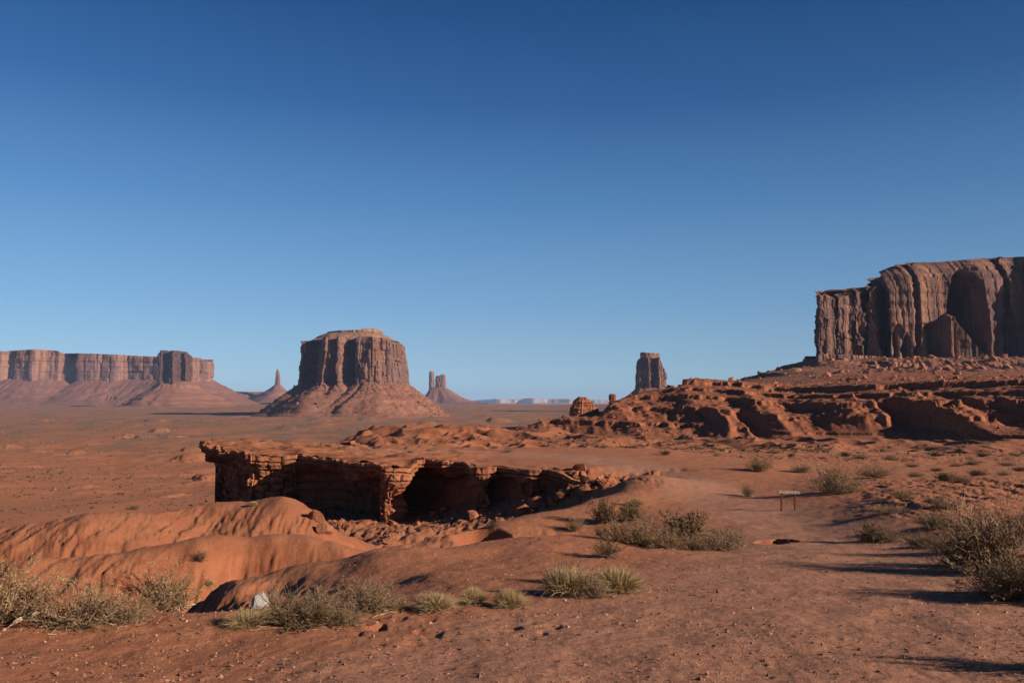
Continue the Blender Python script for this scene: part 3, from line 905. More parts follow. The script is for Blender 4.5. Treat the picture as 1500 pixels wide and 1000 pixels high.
cliff("cliff", plan, py2z(568, d), rim, 1.6, 60, ((52, 6, 'k'), (23, 4.2, 'k'), (10, 2.0, 'k'), (30, 2.5, 'f'), (5, 0.8, 'f')), 0.135, but, M_CLIFF_MID, L0, 44, 5, 1.4, 0.95, 0.0, None, 1.5, spalls=spall_set(9, 0, 640, 100, 44, 4, 15, 1.5, 4.5))
pl2 = ell(px2x(519, d), d - 8, px2x(583, d) - px2x(519, d), 112, 60, 2.8)
talus("crown_slope", pl2 * np.array([1, 1]) + 0 if False else ell(px2x(519.5, d), d - 5, px2x(560, d) - px2x(519.5, d), 72, 60, 2.6), py2z(490, d), py2z(502, d), 50, 2, 22, but, M_CAP, L0, 45, 1.0, ((0.45, 5),), 4, 1.1, 9)
cp = lambda a, b: float(np.interp(a, [px2x(q, d) for q in (478, 484, 500, 535, 541, 556, 562)], [py2z(q, d) for q in (490, 488, 487, 486, 483.5, 483.5, 487)]))
cliff("cap_rock", ell(px2x(520, d), d - 5, px2x(559, d) - px2x(520, d), 66, 60, 2.6), py2z(492.5, d), cp, 1.6, 14, ((20, 4, 'r'), (7, 2, 'f')), 0.05, but, M_CAP, L0, 46, 3, 0.8)
talus("talus_slope", plan, py2z(562, d), py2z(613.5, d), lambda a, b: 118 + 30 * max(0, -b) + 12 * abs(a), 2.0, 110, but, M_TALUS, L0, 47, 1.0, ((0.72, 4), (0.5, 5), (0.33, 7), (0.24, 4)), 40, 1.15, 6.0)
r_ = np.random.default_rng(15)
tv = np.array([v.co[:] for v in but.children[-1].data.vertices])
tv = tv[tv[:, 1] < 40]
pk = tv[r_.integers(0, len(tv), 5200)] + r_.normal(0, 0.8, (5200, 3)) * np.array([1, 1, 0.3])
scatter_rocks("boulder_field", pk, np.minimum(0.7 + 0.7 * r_.pareto(1.7, 5200), 6.0), M_TALUS, but, 16, CHIPS, kind="stuff")

# twin towers right of the great butte
d = 6500.0
but = thing("butte", (px2x(641, d), d, py2z(590, d)), "thin pillar beside a square castle block on one pink cone", "butte")
L0 = but.location[:]
cliff("pillar", ell(px2x(632.4, d), d, 20, 22), py2z(572, d), lambda a, b: py2z(543.7, d), 2.2, 24, ((25, 4, 'r'), (9, 2, 'f')), 0.012, but, M_CLIFF_FAR, L0, 51, 2, 1.0)
cliff("castle_block", ell(px2x(645.5, d), d + 6, px2x(652.5, d) - px2x(645.5, d), 34, 40, 3.5), py2z(572, d), lambda a, b: py2z(np.interp(a, [px2x(q, d) for q in (638, 640, 643, 645, 650, 653)], (550, 552, 551, 549, 548, 549.5)), d), 2.2, 24, ((28, 8, 'r'), (10, 3, 'f')), 0.02, but, M_CLIFF_FAR, L0, 52, 2, 1.0)
talus("talus_slope", ell(px2x(641, d), d, 64, 38), py2z(567, d), py2z(590.5, d), lambda a, b: 110 + 220 * max(0, a) + 60 * max(0, -b), 4, 40, but, M_TALUS_FAR, L0, 53, 0.9, ((0.5, 8),), 10, 1.9)

# pale mesas on the skyline
d = 21000.0
plan = [(px2x(600, d), d + 800), (px2x(690, d), d), (px2x(735, d), d - 500), (px2x(765, d), d - 200), (px2x(782, d), d - 600), (px2x(800, d), d - 200), (px2x(835, d), d - 500), (px2x(990, d), d), (px2x(1150, d), d + 400), (px2x(1150, d), d + 3500), (px2x(600, d), d + 3500)]
mes = thing("mesa", (px2x(800, d), d, py2z(594, d)), "pale hazy mesa line low on the far skyline", "mesa")
L0 = mes.location[:]
ptop = lambda a, b: float(py2z(np.interp(a, [px2x(q, d) for q in (600, 700, 725, 760, 772, 786, 800, 830, 860, 900, 1150)], (588, 586, 584, 585, 583, 583, 584.5, 584, 585, 585.3, 586)), d))
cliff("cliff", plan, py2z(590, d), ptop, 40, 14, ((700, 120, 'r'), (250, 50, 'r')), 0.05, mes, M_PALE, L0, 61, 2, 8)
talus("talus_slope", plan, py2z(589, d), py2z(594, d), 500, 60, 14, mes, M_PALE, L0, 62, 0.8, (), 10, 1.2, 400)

# lone tower right of the middle
d = 2600.0
plan = [(px2x(930, d), d), (px2x(934, d), d - 22), (px2x(944, d), d - 28), (px2x(950, d), d - 36), (px2x(954, d), d - 14), (px2x(958, d), d - 12), (px2x(962, d), d - 38), (px2x(970, d), d - 24), (px2x(976.5, d), d - 4), (px2x(974, d), d + 35), (px2x(950, d), d + 45), (px2x(933, d), d + 28)]
but = thing("butte", (px2x(953, d), d, py2z(604, d)), "lone upright rock tower rising behind the layered red ridge", "butte")
L0 = but.location[:]
ttop = lambda a, b: float(np.interp(a, [px2x(q, d) for q in (929, 933, 938, 966, 971, 976)], [py2z(q, d) for q in (532, 526, 524, 524, 531, 545)]))
cliff("cliff", plan, py2z(580, d), ttop, 1.2, 40, ((20, 4, 'k'), (9, 2.2, 'k'), (4, .8, 'f')), 0.06, but, M_CLIFF_MID, L0, 71, 3, 0.8)
cliff("cap_rock", ell(px2x(952.5, d), d, px2x(966, d) - px2x(952.5, d), 24, 40, 3), py2z(525.5, d), lambda a, b: float(np.interp(a, [px2x(q, d) for q in (937, 940, 944, 964, 967)], [py2z(q, d) for q in (517.5, 516, 517, 518, 521)])), 1.2, 12, ((10, 2.6, 'r'), (4, 1.2, 'f')), 0.02, but, M_CAP, L0, 72, 2, 1.0)
talus("talus_slope", ell(px2x(953, d), d, 52, 36), py2z(569, d), py2z(606, d), 100, 2.5, 40, but, M_TALUS, L0, 73, 1.0, ((0.5, 8),), 6, 1.2)

# the large mesa on the right
d = 900.0
front = [(1197, 890), (1200, 860), (1213, 864), (1227, 876), (1230, 870), (1246, 882), (1253, 890), (1256, 882), (1267, 893), (1270, 920), (1274, 922), (1278, 886), (1287, 896),
         (1291, 945), (1301, 950), (1306, 880), (1342, 876), (1347, 888), (1353, 878), (1386, 886), (1420, 880), (1452, 872), (1476, 880), (1481, 892), (1487, 878), (1510, 884), (1560, 850), (1600, 885), (1660, 850), (1760, 860), (1850, 840), (2050, 870)]
plan = [(px2x(a, b), b) for a, b in front] + [(1000, 1000), (1000, 1500), (720, 1400), (600, 1200), (485, 1060), (440, 985), (402, 955), (362, 938)]
mx_ = (1195, 1201, 1210, 1222, 1234, 1242, 1252, 1260, 1280, 1288, 1298, 1310, 1330, 1358, 1372, 1400, 1440, 1500, 1800)
mz_ = (427, 425, 424, 430, 428, 426.5, 420, 419.5, 420, 414, 400, 394, 386, 380, 379, 379, 375.5, 372, 366)
def mtop(a, b):
    dd_m = min(b, 935.0) + 20 * float(sstep(1288, 1310, a / b * F + 750))
    return float((585 - np.interp(a / b * F + 750, mx_, mz_)) / F * dd_m)


mes = thing("mesa", (px2x(1380, d), d, py2z(560, d)), "massive dark red mesa filling the right edge with a paler tower end", "mesa")
L0 = mes.location[:]


def arch(x, y, z, ti):
    pxx = x / np.minimum(y, 980.0) * F + 750
    h = (z - py2z(545, d))
    o = 0.0
    # slab and pinnacles leaning against the main wall
    sl = sstep(1.0, 0.8, np.abs(pxx - np.interp(h, [0, 20, 40, 62], [1418, 1412, 1401, 1390])) / np.interp(h, [0, 20, 45, 62, 64], [44, 34, 17, 7, 2]))
    o = o + (16 + 60 * sstep(1388, 1400, pxx) * sstep(1452, 1444, pxx)) * sl * sstep(66, 58, h)
    # rounded brow of the main wall
    o = o - 17 * np.maximum(0, (ti - 0.74) / 0.26) ** 2 * sstep(1288, 1300, pxx) - 2.5 * (sstep(0.80, 0.81, ti) + sstep(0.87, 0.88, ti) + sstep(0.92, 0.93, ti)) * sstep(1288, 1300, pxx)
    # hollows with arched heads
    for cx, wd, hh, dp in ((1422, 30, 108, 72), (1366, 14, 52, 20), (1331, 6, 40, 9), (1313, 5, 46, 7), (1266, 4, 44, 8), (1484, 10, 70, 14), (1344, 4, 26, 7)):
        e = np.abs(pxx - cx) / wd
        o = o - dp * sstep(1.15, 0.8, np.sqrt(e ** 2 + np.maximum(h / hh, 0) ** 4))
    return -o * sstep(1000, 985, y)


cliff("cliff", plan, py2z(552, d), mtop, 0.8, 110, ((31, 3.6, 'k'), (13, 2.3, 'k'), (5.5, 1.0, 'k'), (16, 2.0, 'f'), (3, .5, 'f')), 0.045, mes, M_CLIFF_NEAR, L0, 86, 3, 0.9, 0.94, 0.0, arch, 5.0, spalls=spall_set(8, 0, 420, 110, 46, 3.5, 13, 0.8, 2.6), ampf=lambda x_: 1 - 0.6 * sstep(px2x(1285, 890), px2x(1303, 890), x_))
lp_ = [(px2x(1174, 905), 905), (px2x(1180, 870), 870), (px2x(1198, 850), 850), (px2x(1240, 856), 856), (px2x(1290, 872), 872), (px2x(1300, 930), 930), (px2x(1240, 940), 940), (px2x(1186, 925), 925)]
cliff("base_ledge", lp_, py2z(556, d), lambda a, b: float(np.interp(a, [px2x(q, 865) for q in (1170, 1178, 1181, 1190, 1192, 1300)], [py2z(q, 865) for q in (534, 530, 527, 525, 519, 521)])), 0.6, 30, ((9, 1.8, 'k'), (4, .9, 'k'), (2, .3, 'f')), 0.10, mes, M_CLIFF_NEAR, L0, 88, 3, 0.7)
plan_t = [(px2x(1190, d), 930), (px2x(1200, d), 880), (px2x(1300, d), 862), (px2x(1400, d), 850), (px2x(1500, d), 845), (px2x(1900, d), 835), (1000, 1000), (1000, 1500), (600, 1220), (430, 1000), (365, 960)]
talus("talus_slope", plan_t, py2z(527, d), py2z(572, d), lambda a, b: 62 + 120 * max(0, -b) + 60 * max(0, -a), 1.6, 80, mes, M_TALUS, L0, 87, 1.0, ((0.78, 4), (0.45, 3)), 30, 1.1, 9)
# boulders strewn over that slope
r_ = np.random.default_rng(5)
dg = bpy.context.evaluated_depsgraph_get()
ts = mes.children[-1]
pts, szs = [], []
tv = np.array([v.co[:] for v in ts.data.vertices]) + np.array(L0)
sel = tv[(tv[:, 1] < 905) & (tv[:, 0] < 760)]
for i in r_.integers(0, len(sel), 4200):
    pts.append(sel[i] + r_.normal(0, 0.7, 3) * np.array([1, 1, 0.2])); szs.append(min(0.62 * r_.pareto(1.6) + 0.45, 6.5))
scatter_rocks("boulder_field", np.array(pts) - np.array(L0), szs, M_RUBBLE, mes, 6, kind="stuff")

# squat layered knob at the end of the red ridge
d = 345.0
kz = py2z(614, d)
kn = thing("rock_stack", (px2x(856, d), d, kz), "squat layered rock knob at the low end of the red ridge", "rock stack")
ktop = lambda a, b: float(np.interp(a, [px2x(q, d) for q in (831, 836, 843, 846, 858, 862, 868, 872, 884)], [py2z(q, d) for q in (598, 588, 583, 581, 581.5, 584, 587, 594, 602)]))
cliff("layered_tower", ell(px2x(856, d), d + 1, px2x(879, d) - px2x(856, d), 5.5, 50, 2.4), kz - 4, ktop, 0.14, 60, ((3.0, .5, 'r'), (1.2, .25, 'f')), 0.13, kn, M_LEDGE, kn.location[:], 91, 5, 0.38)
d = 375.0
kz = py2z(592, d)
kn = thing("rock_pinnacle", (px2x(897, d), d, kz), "little rock pinnacle on the crest beside the squat knob", "rock pinnacle")
cliff("pinnacle", ell(px2x(897, d), d, 1.9, 1.6, 30, 2.4), kz - 4, lambda a, b: py2z(577, d), 0.12, 40, ((1.4, .3, 'r'), (.6, .15, 'f')), 0.06, kn, M_LEDGE, kn.location[:], 92, 3, 0.3)

# ------------------------------------------------------------------ the overhanging promontory
e3, es = resample(np.array(edge)[::-1], 0.085)
e2 = smooth_closed(e3[:, :2], 12)
e2 = e2 + 0.0
en = normals2d(e2)
# the list runs anticlockwise seen from above
if np.sum(e2[:, 0] * np.roll(e2[:, 1], -1) - np.roll(e2[:, 0], -1) * e2[:, 1]) < 0:
    en = -en
alc = smooth_closed(e3[:, 2:3], 8)[:, 0] * 1.25
rag = 0.9 * fbm(es / 3.2, 0.5, 4, 101) + 0.45 * np.round(2.5 * noise2(es / 1.3, 1.5, 102)) / 2.5
lip = e2 + en * rag[:, None] * sstep(0.2, 0.6, np.abs(alc) + 0.3)[:, None]


pz = thing("rock_promontory", (-15, 96, -12), "overhanging red rock promontory with black alcoves jutting into the valley", "rock outcrop")
LP = np.array([-15, 96, -12.0])
zl = top_z(lip[:, 0], lip[:, 1]) - 0.55 * np.maximum(0, fbm(es / 4.5, 7.7, 3, 121)) * sstep(6, 0, lip[:, 0]) - 1.5 * sstep(3.5, 7.5, lip[:, 0]) - 0.45 * sstep(92, 97, lip[:, 1]) * sstep(-2, 4, lip[:, 0])
tpx = sstep(-38, -43, e2[:, 0])                   # nearness to the tip
zbase = ground_z(e2[:, 0] + en[:, 0] * 1.0, e2[:, 1] + en[:, 1] * 1.0) - 1.2
zbase = np.minimum(zbase, zl - 1.2)
Ht = zl - zbase
rows_h = np.concatenate([[-3, -2, -1], np.linspace(0, 1, 120) ** 1.15])
V = []
lay = np.random.default_rng(17)
beds_h = np.cumsum(lay.uniform(0.18, 0.75, 40)); beds_o = lay.uniform(-1, 1, 41)
for k, h in enumerate(rows_h):
    if h < 0:
        ins = {-3: 0.9, -2: 0.45, -1: 0.12}[int(h)]
        z = zl + {-3: -0.14, -2: 0.0, -1: 0.01}[int(h)]
        q = lip - en * ins
        z = top_z(q[:, 0], q[:, 1]) * 0 + zl + {-3: -0.12, -2: 0.015, -1: 0.02}[int(h)]
        V.append(np.column_stack([q, z])); continue
    hh = h * Ht                                      # metres under the lip
    z = zl - hh
    und = 0.25 * noise2(es / 6.0, 2.2, 105) + 0.08 * noise2(es / 1.3, 3.2, 107)
    bi = np.searchsorted(beds_h, hh + und + 0.6)
    bo = beds_o[np.clip(bi, 0, 40)]
    ins = 0.10 * np.maximum(bo, -0.4) * sstep(0, 0.2, hh)
    ins = ins + 0.35 * np.exp(-((hh + und - 0.55) / 0.07) ** 2)
    a1 = sstep(0.75, 1.1, hh + und) * np.minimum(0.35 * alc, 1.0) * 0.7
    a2 = sstep(1.5, 2.2, hh + und * 1.5 + 0.9 * noise2(es / 2.6, 1.0, 109) + 0.3 * noise2(es / 0.8, 2.0, 110)) * alc * 0.9
    f = np.clip(hh / Ht, 0, 1)
    a3 = -sstep(0.66, 1.0, f) * alc * 0.45 - sstep(0.86, 1.0, f) * 0.9
    waist = 0.65 * np.exp(-((f - 0.42) / 0.16) ** 2) * sstep(0.9, 0.3, alc)
    ins = ins + a1 + a2 + a3 + waist + tpx * 2.6 * sstep(0.15, 0.9, f)
    amp = sstep(0.3, 1.2, hh)
    cu = es / 1.5 + 0.4 * noise2(es / 2.0, hh / 1.5, 131); cv = hh / 0.85 + 0.5 * noise2(np.floor(cu), 0.0, 133)
    iu = np.floor(cu).astype(np.int64); iv = np.floor(cv).astype(np.int64)
    ed_ = np.minimum(np.minimum(cu - iu, 1 - cu + iu) * 1.5, np.minimum(cv - iv, 1 - cv + iv) * 0.85)
    blk = 0.42 * hash2(iu, iv, 135) - 0.28 * np.exp(-(ed_ / 0.09) ** 2)
    nb = blk * 0.75 + 0.45 * fbm(es / 0.9, z / 0.7, 3, 137) * sstep(0.45, 0.8, f) + 0.50 * fbm(es / 1.9, z / 1.4, 4, 111) + 0.28 * ridged(es / 0.9, z / 2.0, 2, 113) * sstep(0.35, 0.6, f) + 0.06 * fbm(es / 0.35, z / 0.3, 2, 114)
    q = lip - en * (ins - amp * nb)[:, None]
    V.append(np.column_stack([q, z + 0.05 * fbm(es / 0.8, hh * 1.5, 2, 115)]))
V = np.array(V) - LP
nR, nC = V.shape[:2]
fw = grid_faces(nR, nC, True)
track_w = track_mask(V[..., 0].ravel() + LP[0], V[..., 1].ravel() + LP[1]) * (np.repeat(rows_h, nC) < 0.02)
ev = V.reshape(-1, 3)
rockw = np.repeat(sstep(0.0, 0.08, rows_h), nC)
link("cliff_wall", mesh_from("cliff_wall", ev, fw, False), M_LEDGE, pz)
g = 0.22
gx = np.arange(-48, 20, g); gy = np.arange(71, 128, g)
TX, TY = np.meshgrid(gx, gy)
lp_s = lip[::4]
ins_m = inside(TX, TY, lp_s)
dd = np.full(TX.shape, 1e9)
dd[ins_m] = polydist(TX[ins_m], TY[ins_m], np.concatenate([lp_s[::3], lp_s[:1]]))
keep = ins_m & (dd > 0.35)
TZ = top_z(TX, TY)
# meet the land at the neck
TZ = TZ - 0.5 * sstep(2.2, 4.2, TX) * sstep(0.3, 1.6, dd) - 1.3 * sstep(3.0, 6.0, TX)
idx = -np.ones(TX.shape, int); idx[keep] = np.arange(keep.sum())
q = np.stack([idx[:-1, :-1], idx[:-1, 1:], idx[1:, 1:], idx[1:, :-1]], -1).reshape(-1, 4)
q = q[(q >= 0).all(1)]
tv = np.column_stack([TX[keep], TY[keep], TZ[keep]]) - LP
tt = track_mask(TX[keep], TY[keep])
rk = sstep(1, -5, TX[keep]) * 0.7 * sstep(0.45, 0.75, fbm(TX[keep] / 3.0, TY[keep] / 2.0, 4, 119) + sstep(6, 1, dd[keep]) * 0.6)
link("cap_top", mesh_from("cap_top", tv, q, True, {"track": tt, "rock": rk * (1 - tt), "veg": tt * 0}), M_SOIL, pz)

# ------------------------------------------------------------------ plants
def ribbons(pts, width, side_rng):
    """pts S x K x 3, width S x K -> vertices and quads of thin strips"""
    S, K, _ = pts.shape
    dirs = pts[:, -1] - pts[:, 0]
    rnd = side_rng.normal(size=(S, 3))
    side = np.cross(dirs, rnd)
    side /= np.maximum(np.linalg.norm(side, axis=1), 1e-9)[:, None]
    w = width[..., None] * side[:, None, :] * 0.5
    v = np.stack([pts - w, pts + w], 2).reshape(-1, 3)
    base = (np.arange(S) * K * 2)[:, None] + (np.arange(K - 1) * 2)[None]
    f = np.stack([base, base + 1, base + 3, base + 2], -1).reshape(-1, 4)
    return v, f


def dirs_dome(r, n, pmin, pmax, bias=1.0):
    az = r.uniform(0, 2 * math.pi, n)
    pol = np.radians(pmin + (pmax - pmin) * r.uniform(0, 1, n) ** bias)
    return np.stack([np.sin(pol) * np.cos(az), np.sin(pol) * np.sin(az), np.cos(pol)], -1)


def make_plant(kind, seed):
    """meshes for a plant about 1 wide and 0.8 high, standing on the origin: stems, foliage"""
    r = np.random.default_rng(seed)
    if kind == 'grass':
        n = 3000
        dr = dirs_dome(r, n, 0, 88, 0.75)
        L = 0.50 * (1 - 0.25 * r.uniform(0, 1, n) ** 2) * (1 + 0.12 * dr[:, 2]) * (1 + 0.10 * np.sin(np.arctan2(dr[:, 1], dr[:, 0]) * 3 + seed))
        t = np.linspace(0, 1, 4)[None, :, None]
        base = np.column_stack([r.normal(0, 0.10, (n, 2)), np.zeros(n)])
        p = base[:, None] + dr[:, None] * L[:, None, None] * t
        p[..., 2] += 0.16 * np.sin(t[..., 0] * math.pi * 0.75) * (1 - dr[:, 2:3]) - 0.05 * t[..., 0] ** 3
        p += r.normal(0, 0.008, p.shape)
        w = 0.0065 * np.array([1.0, 0.9, 0.7, 0.25])[None] * np.ones((n, 1))
        fv, ff = ribbons(p, w, r)
        k = 260
        sel = r.integers(0, n, k)
        sv, sf = ribbons(p[sel] * np.array([0.8, 0.8, 0.7]), w[sel] * 0.8, r)
        return (sv, sf), (fv, ff)
    cfg = dict(sage=(120, 4, 75, 10, 5200, 0.036, 0.010, 0.85), brown=(110, 10, 85, 12, 4800, 0.030, 0.011, 0.8),
               dark=(90, 0, 80, 10, 6500, 0.040, 0.016, 0.8), leafy=(46, 3, 60, 9, 2400, 0.050, 0.020, 1.0), thin=(85, 0, 60, 11, 2300, 0.030, 0.008, 1.05))[kind]
    n, pmin, pmax, tw, lf, ll, lw, hh = cfg
    dr = dirs_dome(r, n, pmin, pmax, 0.7)
    lob = 1 + 0.28 * np.sin(np.arctan2(dr[:, 1], dr[:, 0]) * r.integers(2, 5) + r.uniform(0, 6)) + r.normal(0, 0.12, n)
    L = 0.5 * np.clip(lob, 0.6, 1.15) * np.where(dr[:, 2] > 0, 1.0 + 0.45 * hh * dr[:, 2], 1) * r.uniform(0.7, 1.02, n)
    K = 6
    t = np.linspace(0, 1, K)
    base = np.column_stack([r.normal(0, 0.06, (n, 2)), np.zeros(n)])
    bend = r.normal(0, 0.10, (n, 3)); bend[:, 2] = np.abs(bend[:, 2]) * 0.8
    p = base[:, None] + dr[:, None] * (L[:, None] * t)[..., None] + bend[:, None] * (t ** 2)[None, :, None]
    wob = np.cumsum(r.normal(0, 0.016 if kind != 'brown' else 0.026, (n, K, 3)), 1); wob[:, 0] = 0
    p = p + wob
    p[..., 2] = np.maximum(p[..., 2], 0.0)
    w = 0.014 * (1 - 0.75 * t)[None] * np.ones((n, 1))
    sv, sf = ribbons(p, w, r)
    # side twigs
    m = n * tw
    si = r.integers(0, n, m); tt = r.uniform(0.30, 1.0, m)
    ki = np.minimum((tt * (K - 1)).astype(int), K - 2); fr_ = tt * (K - 1) - ki
    st = p[si, ki] * (1 - fr_)[:, None] + p[si, ki + 1] * fr_[:, None]
    dv = p[si, ki + 1] - p[si, ki]; dv /= np.maximum(np.linalg.norm(dv, axis=1), 1e-9)[:, None]
    td = dv * 0.7 + r.normal(0, 0.55 if kind != 'brown' else 0.8, (m, 3)) + np.array([0, 0, 0.25])
    td /= np.linalg.norm(td, axis=1)[:, None]
    tl = r.uniform(0.07, 0.19, m) * (1.15 if kind in ('thin', 'leafy') else 1)
    t3 = np.linspace(0, 1, 3)
    tp = st[:, None] + td[:, None] * (tl[:, None] * t3)[..., None] + r.normal(0, 0.008, (m, 3, 3))
    tv_, tf_ = ribbons(tp, 0.0062 * np.array([1, .8, .35])[None] * np.ones((m, 1)), r)
    sv2 = np.concatenate([sv, tv_]); sf2 = np.concatenate([sf, tf_ + len(sv)])
    # leaves: slivers along the outer twigs
    li = r.integers(0, m, lf); lt = r.uniform(0.15, 1.05, lf)
    lp = tp[li, 0] + (tp[li, 2] - tp[li, 0]) * lt[:, None] + r.normal(0, 0.012, (lf, 3))
    ld = td[li] * 0.5 + r.normal(0, 0.6, (lf, 3)) + np.array([0, 0, 0.35])
    ld /= np.linalg.norm(ld, axis=1)[:, None]
    le = ll * r.uniform(0.5, 1.3, lf)
    q = lp[:, None] + ld[:, None] * (le[:, None] * np.array([0, 0.5, 1.0]))[..., None]
    q[..., 2] = np.maximum(q[..., 2], 0.0)
    fv, ff = ribbons(q, lw * np.array([0.5, 1.0, 0.15])[None] * r.uniform(0.6, 1.3, (lf, 1)), r)
    return (sv2, sf2), (fv, ff)


FOL = dict(grass=M_GRASS, sage=M_SAGE, brown=M_BROWN, dark=M_DARK, leafy=M_DARK, thin=M_BROWN)
PLANTS = {}
for k_, c_ in (('grass', 4), ('sage', 4), ('brown', 4), ('dark', 3), ('leafy', 2), ('thin', 3)):
    for i_ in range(c_):
        (sv, sf), (fv, ff) = make_plant(k_, 900 + 31 * i_ + len(k_) * 7)
        ms = mesh_from("stems", sv, sf, False); ms.materials.append(M_STEM)
        mf = mesh_from("foliage", fv, ff, False); mf.materials.append(FOL[k_])
        PLANTS[(k_, i_)] = (ms, mf)
PNAME = dict(grass=("grass_tuft", "grass"), sage=("sagebrush", "bush"), brown=("scrub_bush", "bush"), dark=("brush", "bush"), leafy=("shrub", "bush"), thin=("dry_bush", "bush"))


def plant(px, py, wpx, hpx, kind, var, label, group, rot=None, d=None, sink=0.03):
    if d is None:
        x, y, z = hit(px, py)
    else:
        x = px2x(px, d); y = d; z = float(ground_z(np.array(x), np.array(d)))
    w = wpx / F * y * 0.94; h = hpx / F * y * 0.84
    nm, cat_ = PNAME[kind]
    e = thing(nm, (x, y, z - sink * h), label, cat_, group)
    e.rotation_euler = (0, 0, rot if rot is not None else float(rng.uniform(0, 6.28)))
    ms, mf = PLANTS[(kind, var)]
    hh = 0.62 if kind == 'grass' else 0.80
    e.scale = (w / 1.02, w / 1.02, h / hh)
    link("stems", ms, None, e)
    link("foliage", mf, None, e)
    return e


G1 = "bushes along the edge of the open ground"
plant(8, 908, 120, 105, 'sage', 0, "tall grey-green bush cut by the left edge of the photo", G1)
plant(36, 903, 56, 52, 'dark', 0, "small dark bush above the bleached log at far left", G1)
plant(118, 915, 125, 86, 'brown', 0, "wide tangled brown bush right of the bleached log", G1)
plant(182, 910, 85, 52, 'brown', 1, "low olive-brown bush between the tangled bush and the pale one", G1)
plant(244, 893, 90, 78, 'sage', 1, "upright pale olive bush growing over gnarled roots", G1)
plant(362, 917, 70, 36, 'grass', 3, "low brown grass clump in front of the grey boulder", G1)
plant(415, 910, 75, 52, 'thin', 0, "thin twiggy bush just right of the grey boulder", G1)
plant(446, 915, 100, 40, 'dark', 1, "low dark brush added as shade under the thin twiggy bushes right of the grey boulder", G1)  # added dark plant, stands in for the shade beneath the twigs
plant(468, 908, 70, 50, 'thin', 1, "pale dead-looking twig bush beside the shaded hollow", G1)
plant(502, 914, 62, 40, 'brown', 2, "dark-based bush at the right end of the shaded hollow", G1)
plant(540, 893, 84, 66, 'brown', 3, "olive-brown bush leaning against the dark mound", G1)
plant(572, 893, 46, 32, 'sage', 2, "small grey bush at the foot of the dark mound", G1)
G2 = "pale grass tufts on the open ground"
plant(637, 893, 66, 36, 'grass', 0, "wide flat-topped straw tuft, leftmost of three in a row", G2)
plant(693, 884, 42, 36, 'grass', 1, "small upright straw tuft, middle of three in a row", G2)
plant(746, 889, 54, 38, 'grass', 2, "round straw tuft, rightmost of three in a row", G2)
plant(836, 870, 92, 58, 'grass', 1, "large dome of dry grass with a long dark shadow", G2)
plant(868, 874, 62, 46, 'brown', 0, "dark twiggy bush between the two large grass domes", G1)
plant(902, 867, 84, 54, 'grass', 0, "broad pale grass dome right of the darker dome", G2)
plant(828, 852, 56, 44, 'brown', 2, "dim bush behind the large grass domes", G1)
plant(893, 816, 46, 30, 'leafy', 0, "small dark leafy shrub alone on the flat before the wash", G1)
G3 = "scrub along the road bank"
plant(842, 777, 32, 26, 'sage', 2, "pale grey tuft on the bank face over a dark hollow", G3)
plant(886, 765, 45, 44, 'dark', 1, "dark upright bush high on the road bank", G3)
plant(922, 762, 42, 34, 'dark', 2, "reddish dark bush on the bank below the road edge", G3)
plant(930, 742, 25, 20, 'grass', 3, "tiny pale tuft at the top of the road bank", G3)
plant(906, 793, 55, 39, 'sage', 3, "green-grey bush at the left end of the bank thicket", G3)
plant(938, 798, 72, 49, 'sage', 1, "largest sage-green bush in the bank thicket", G3)
plant(975, 803, 55, 36, 'sage', 0, "low sage bush between the green and the dark thicket bushes", G3)
plant(1000, 802, 98, 68, 'dark', 0, "big dark red-brown bush in the bank thicket", G3)
plant(1018, 806, 45, 31, 'brown', 1, "small pale-tipped bush in front of the dark thicket bush", G3)
plant(1056, 806, 72, 42, 'brown', 3, "loose brown bush at the right end of the bank thicket", G3)
plant(1076, 800, 45, 29, 'thin', 2, "faint dry bush next to the burrow in the bank", G3)
plant(722, 772, 18, 13, 'dark', 1, "tiny dark clump on the bank left of the bank thicket", G3)
G4 = "bushes on the ground right of the road"
plant(1096, 727, 28, 24, 'thin', 1, "small wispy bush left of the wooden sign", G4)
plant(1112, 690, 46, 30, 'sage', 2, "round grey-green bush above and left of the sign", G4)
plant(1173, 692, 32, 19, 'brown', 0, "little brown bush between the two rounder grey bushes", G4)
plant(1223, 720, 72, 48, 'sage', 3, "large grey dome bush right of the sign casting a wedge of shadow", G4)
plant(1240, 722, 40, 28, 'brown', 1, "brown low growth at the right foot of the grey dome bush", G4)
plant(1283, 699, 54, 26, 'sage', 1, "wide low grey bush right of the large dome bush", G4)
plant(1322, 729, 40, 16, 'sage', 0, "flat pale grey patch of brush below the wide low bush", G4)
plant(1385, 704, 30, 17, 'dark', 0, "dark low bush on the right plain, left one of a touching pair", G4)
plant(1407, 706, 26, 13, 'sage', 2, "grey low bush on the right plain, right one of a touching pair", G4)
plant(1432, 696, 26, 12, 'dark', 2, "low dark bush just above the touching pair on the right plain", G4)
plant(1340, 698, 24, 11, 'brown', 2, "low brown bush right of the wide grey bush", G4)
plant(1278, 792, 46, 34, 'dark', 1, "dark green-brown bush where the road bends under the bank", G4)
plant(1304, 794, 44, 26, 'thin', 0, "pale dry bush beside the dark one at the road bend", G4)
plant(1352, 800, 60, 30, 'brown', 3, "shaded brown growth left of the huge right bush", G4)
plant(1385, 745, 60, 26, 'brown', 0, "brown brush patch on the slope above the huge right bush", G4)
plant(1300, 752, 60, 14, 'thin', 1, "thin dead brush strip on the slope right of the sign", G4)
plant(1372, 772, 64, 34, 'brown', 1, "dim brown bush behind the huge right bush, on its left", G4)
plant(1440, 836, 150, 118, 'thin', 2, "huge loose tawny bush near the right edge", G4)
plant(1450, 838, 104, 84, 'dark', 1, "dark dense brush added inside the huge tawny bush to darken its shadow", G4)  # added fill: browns the bush and thickens the shadow it throws
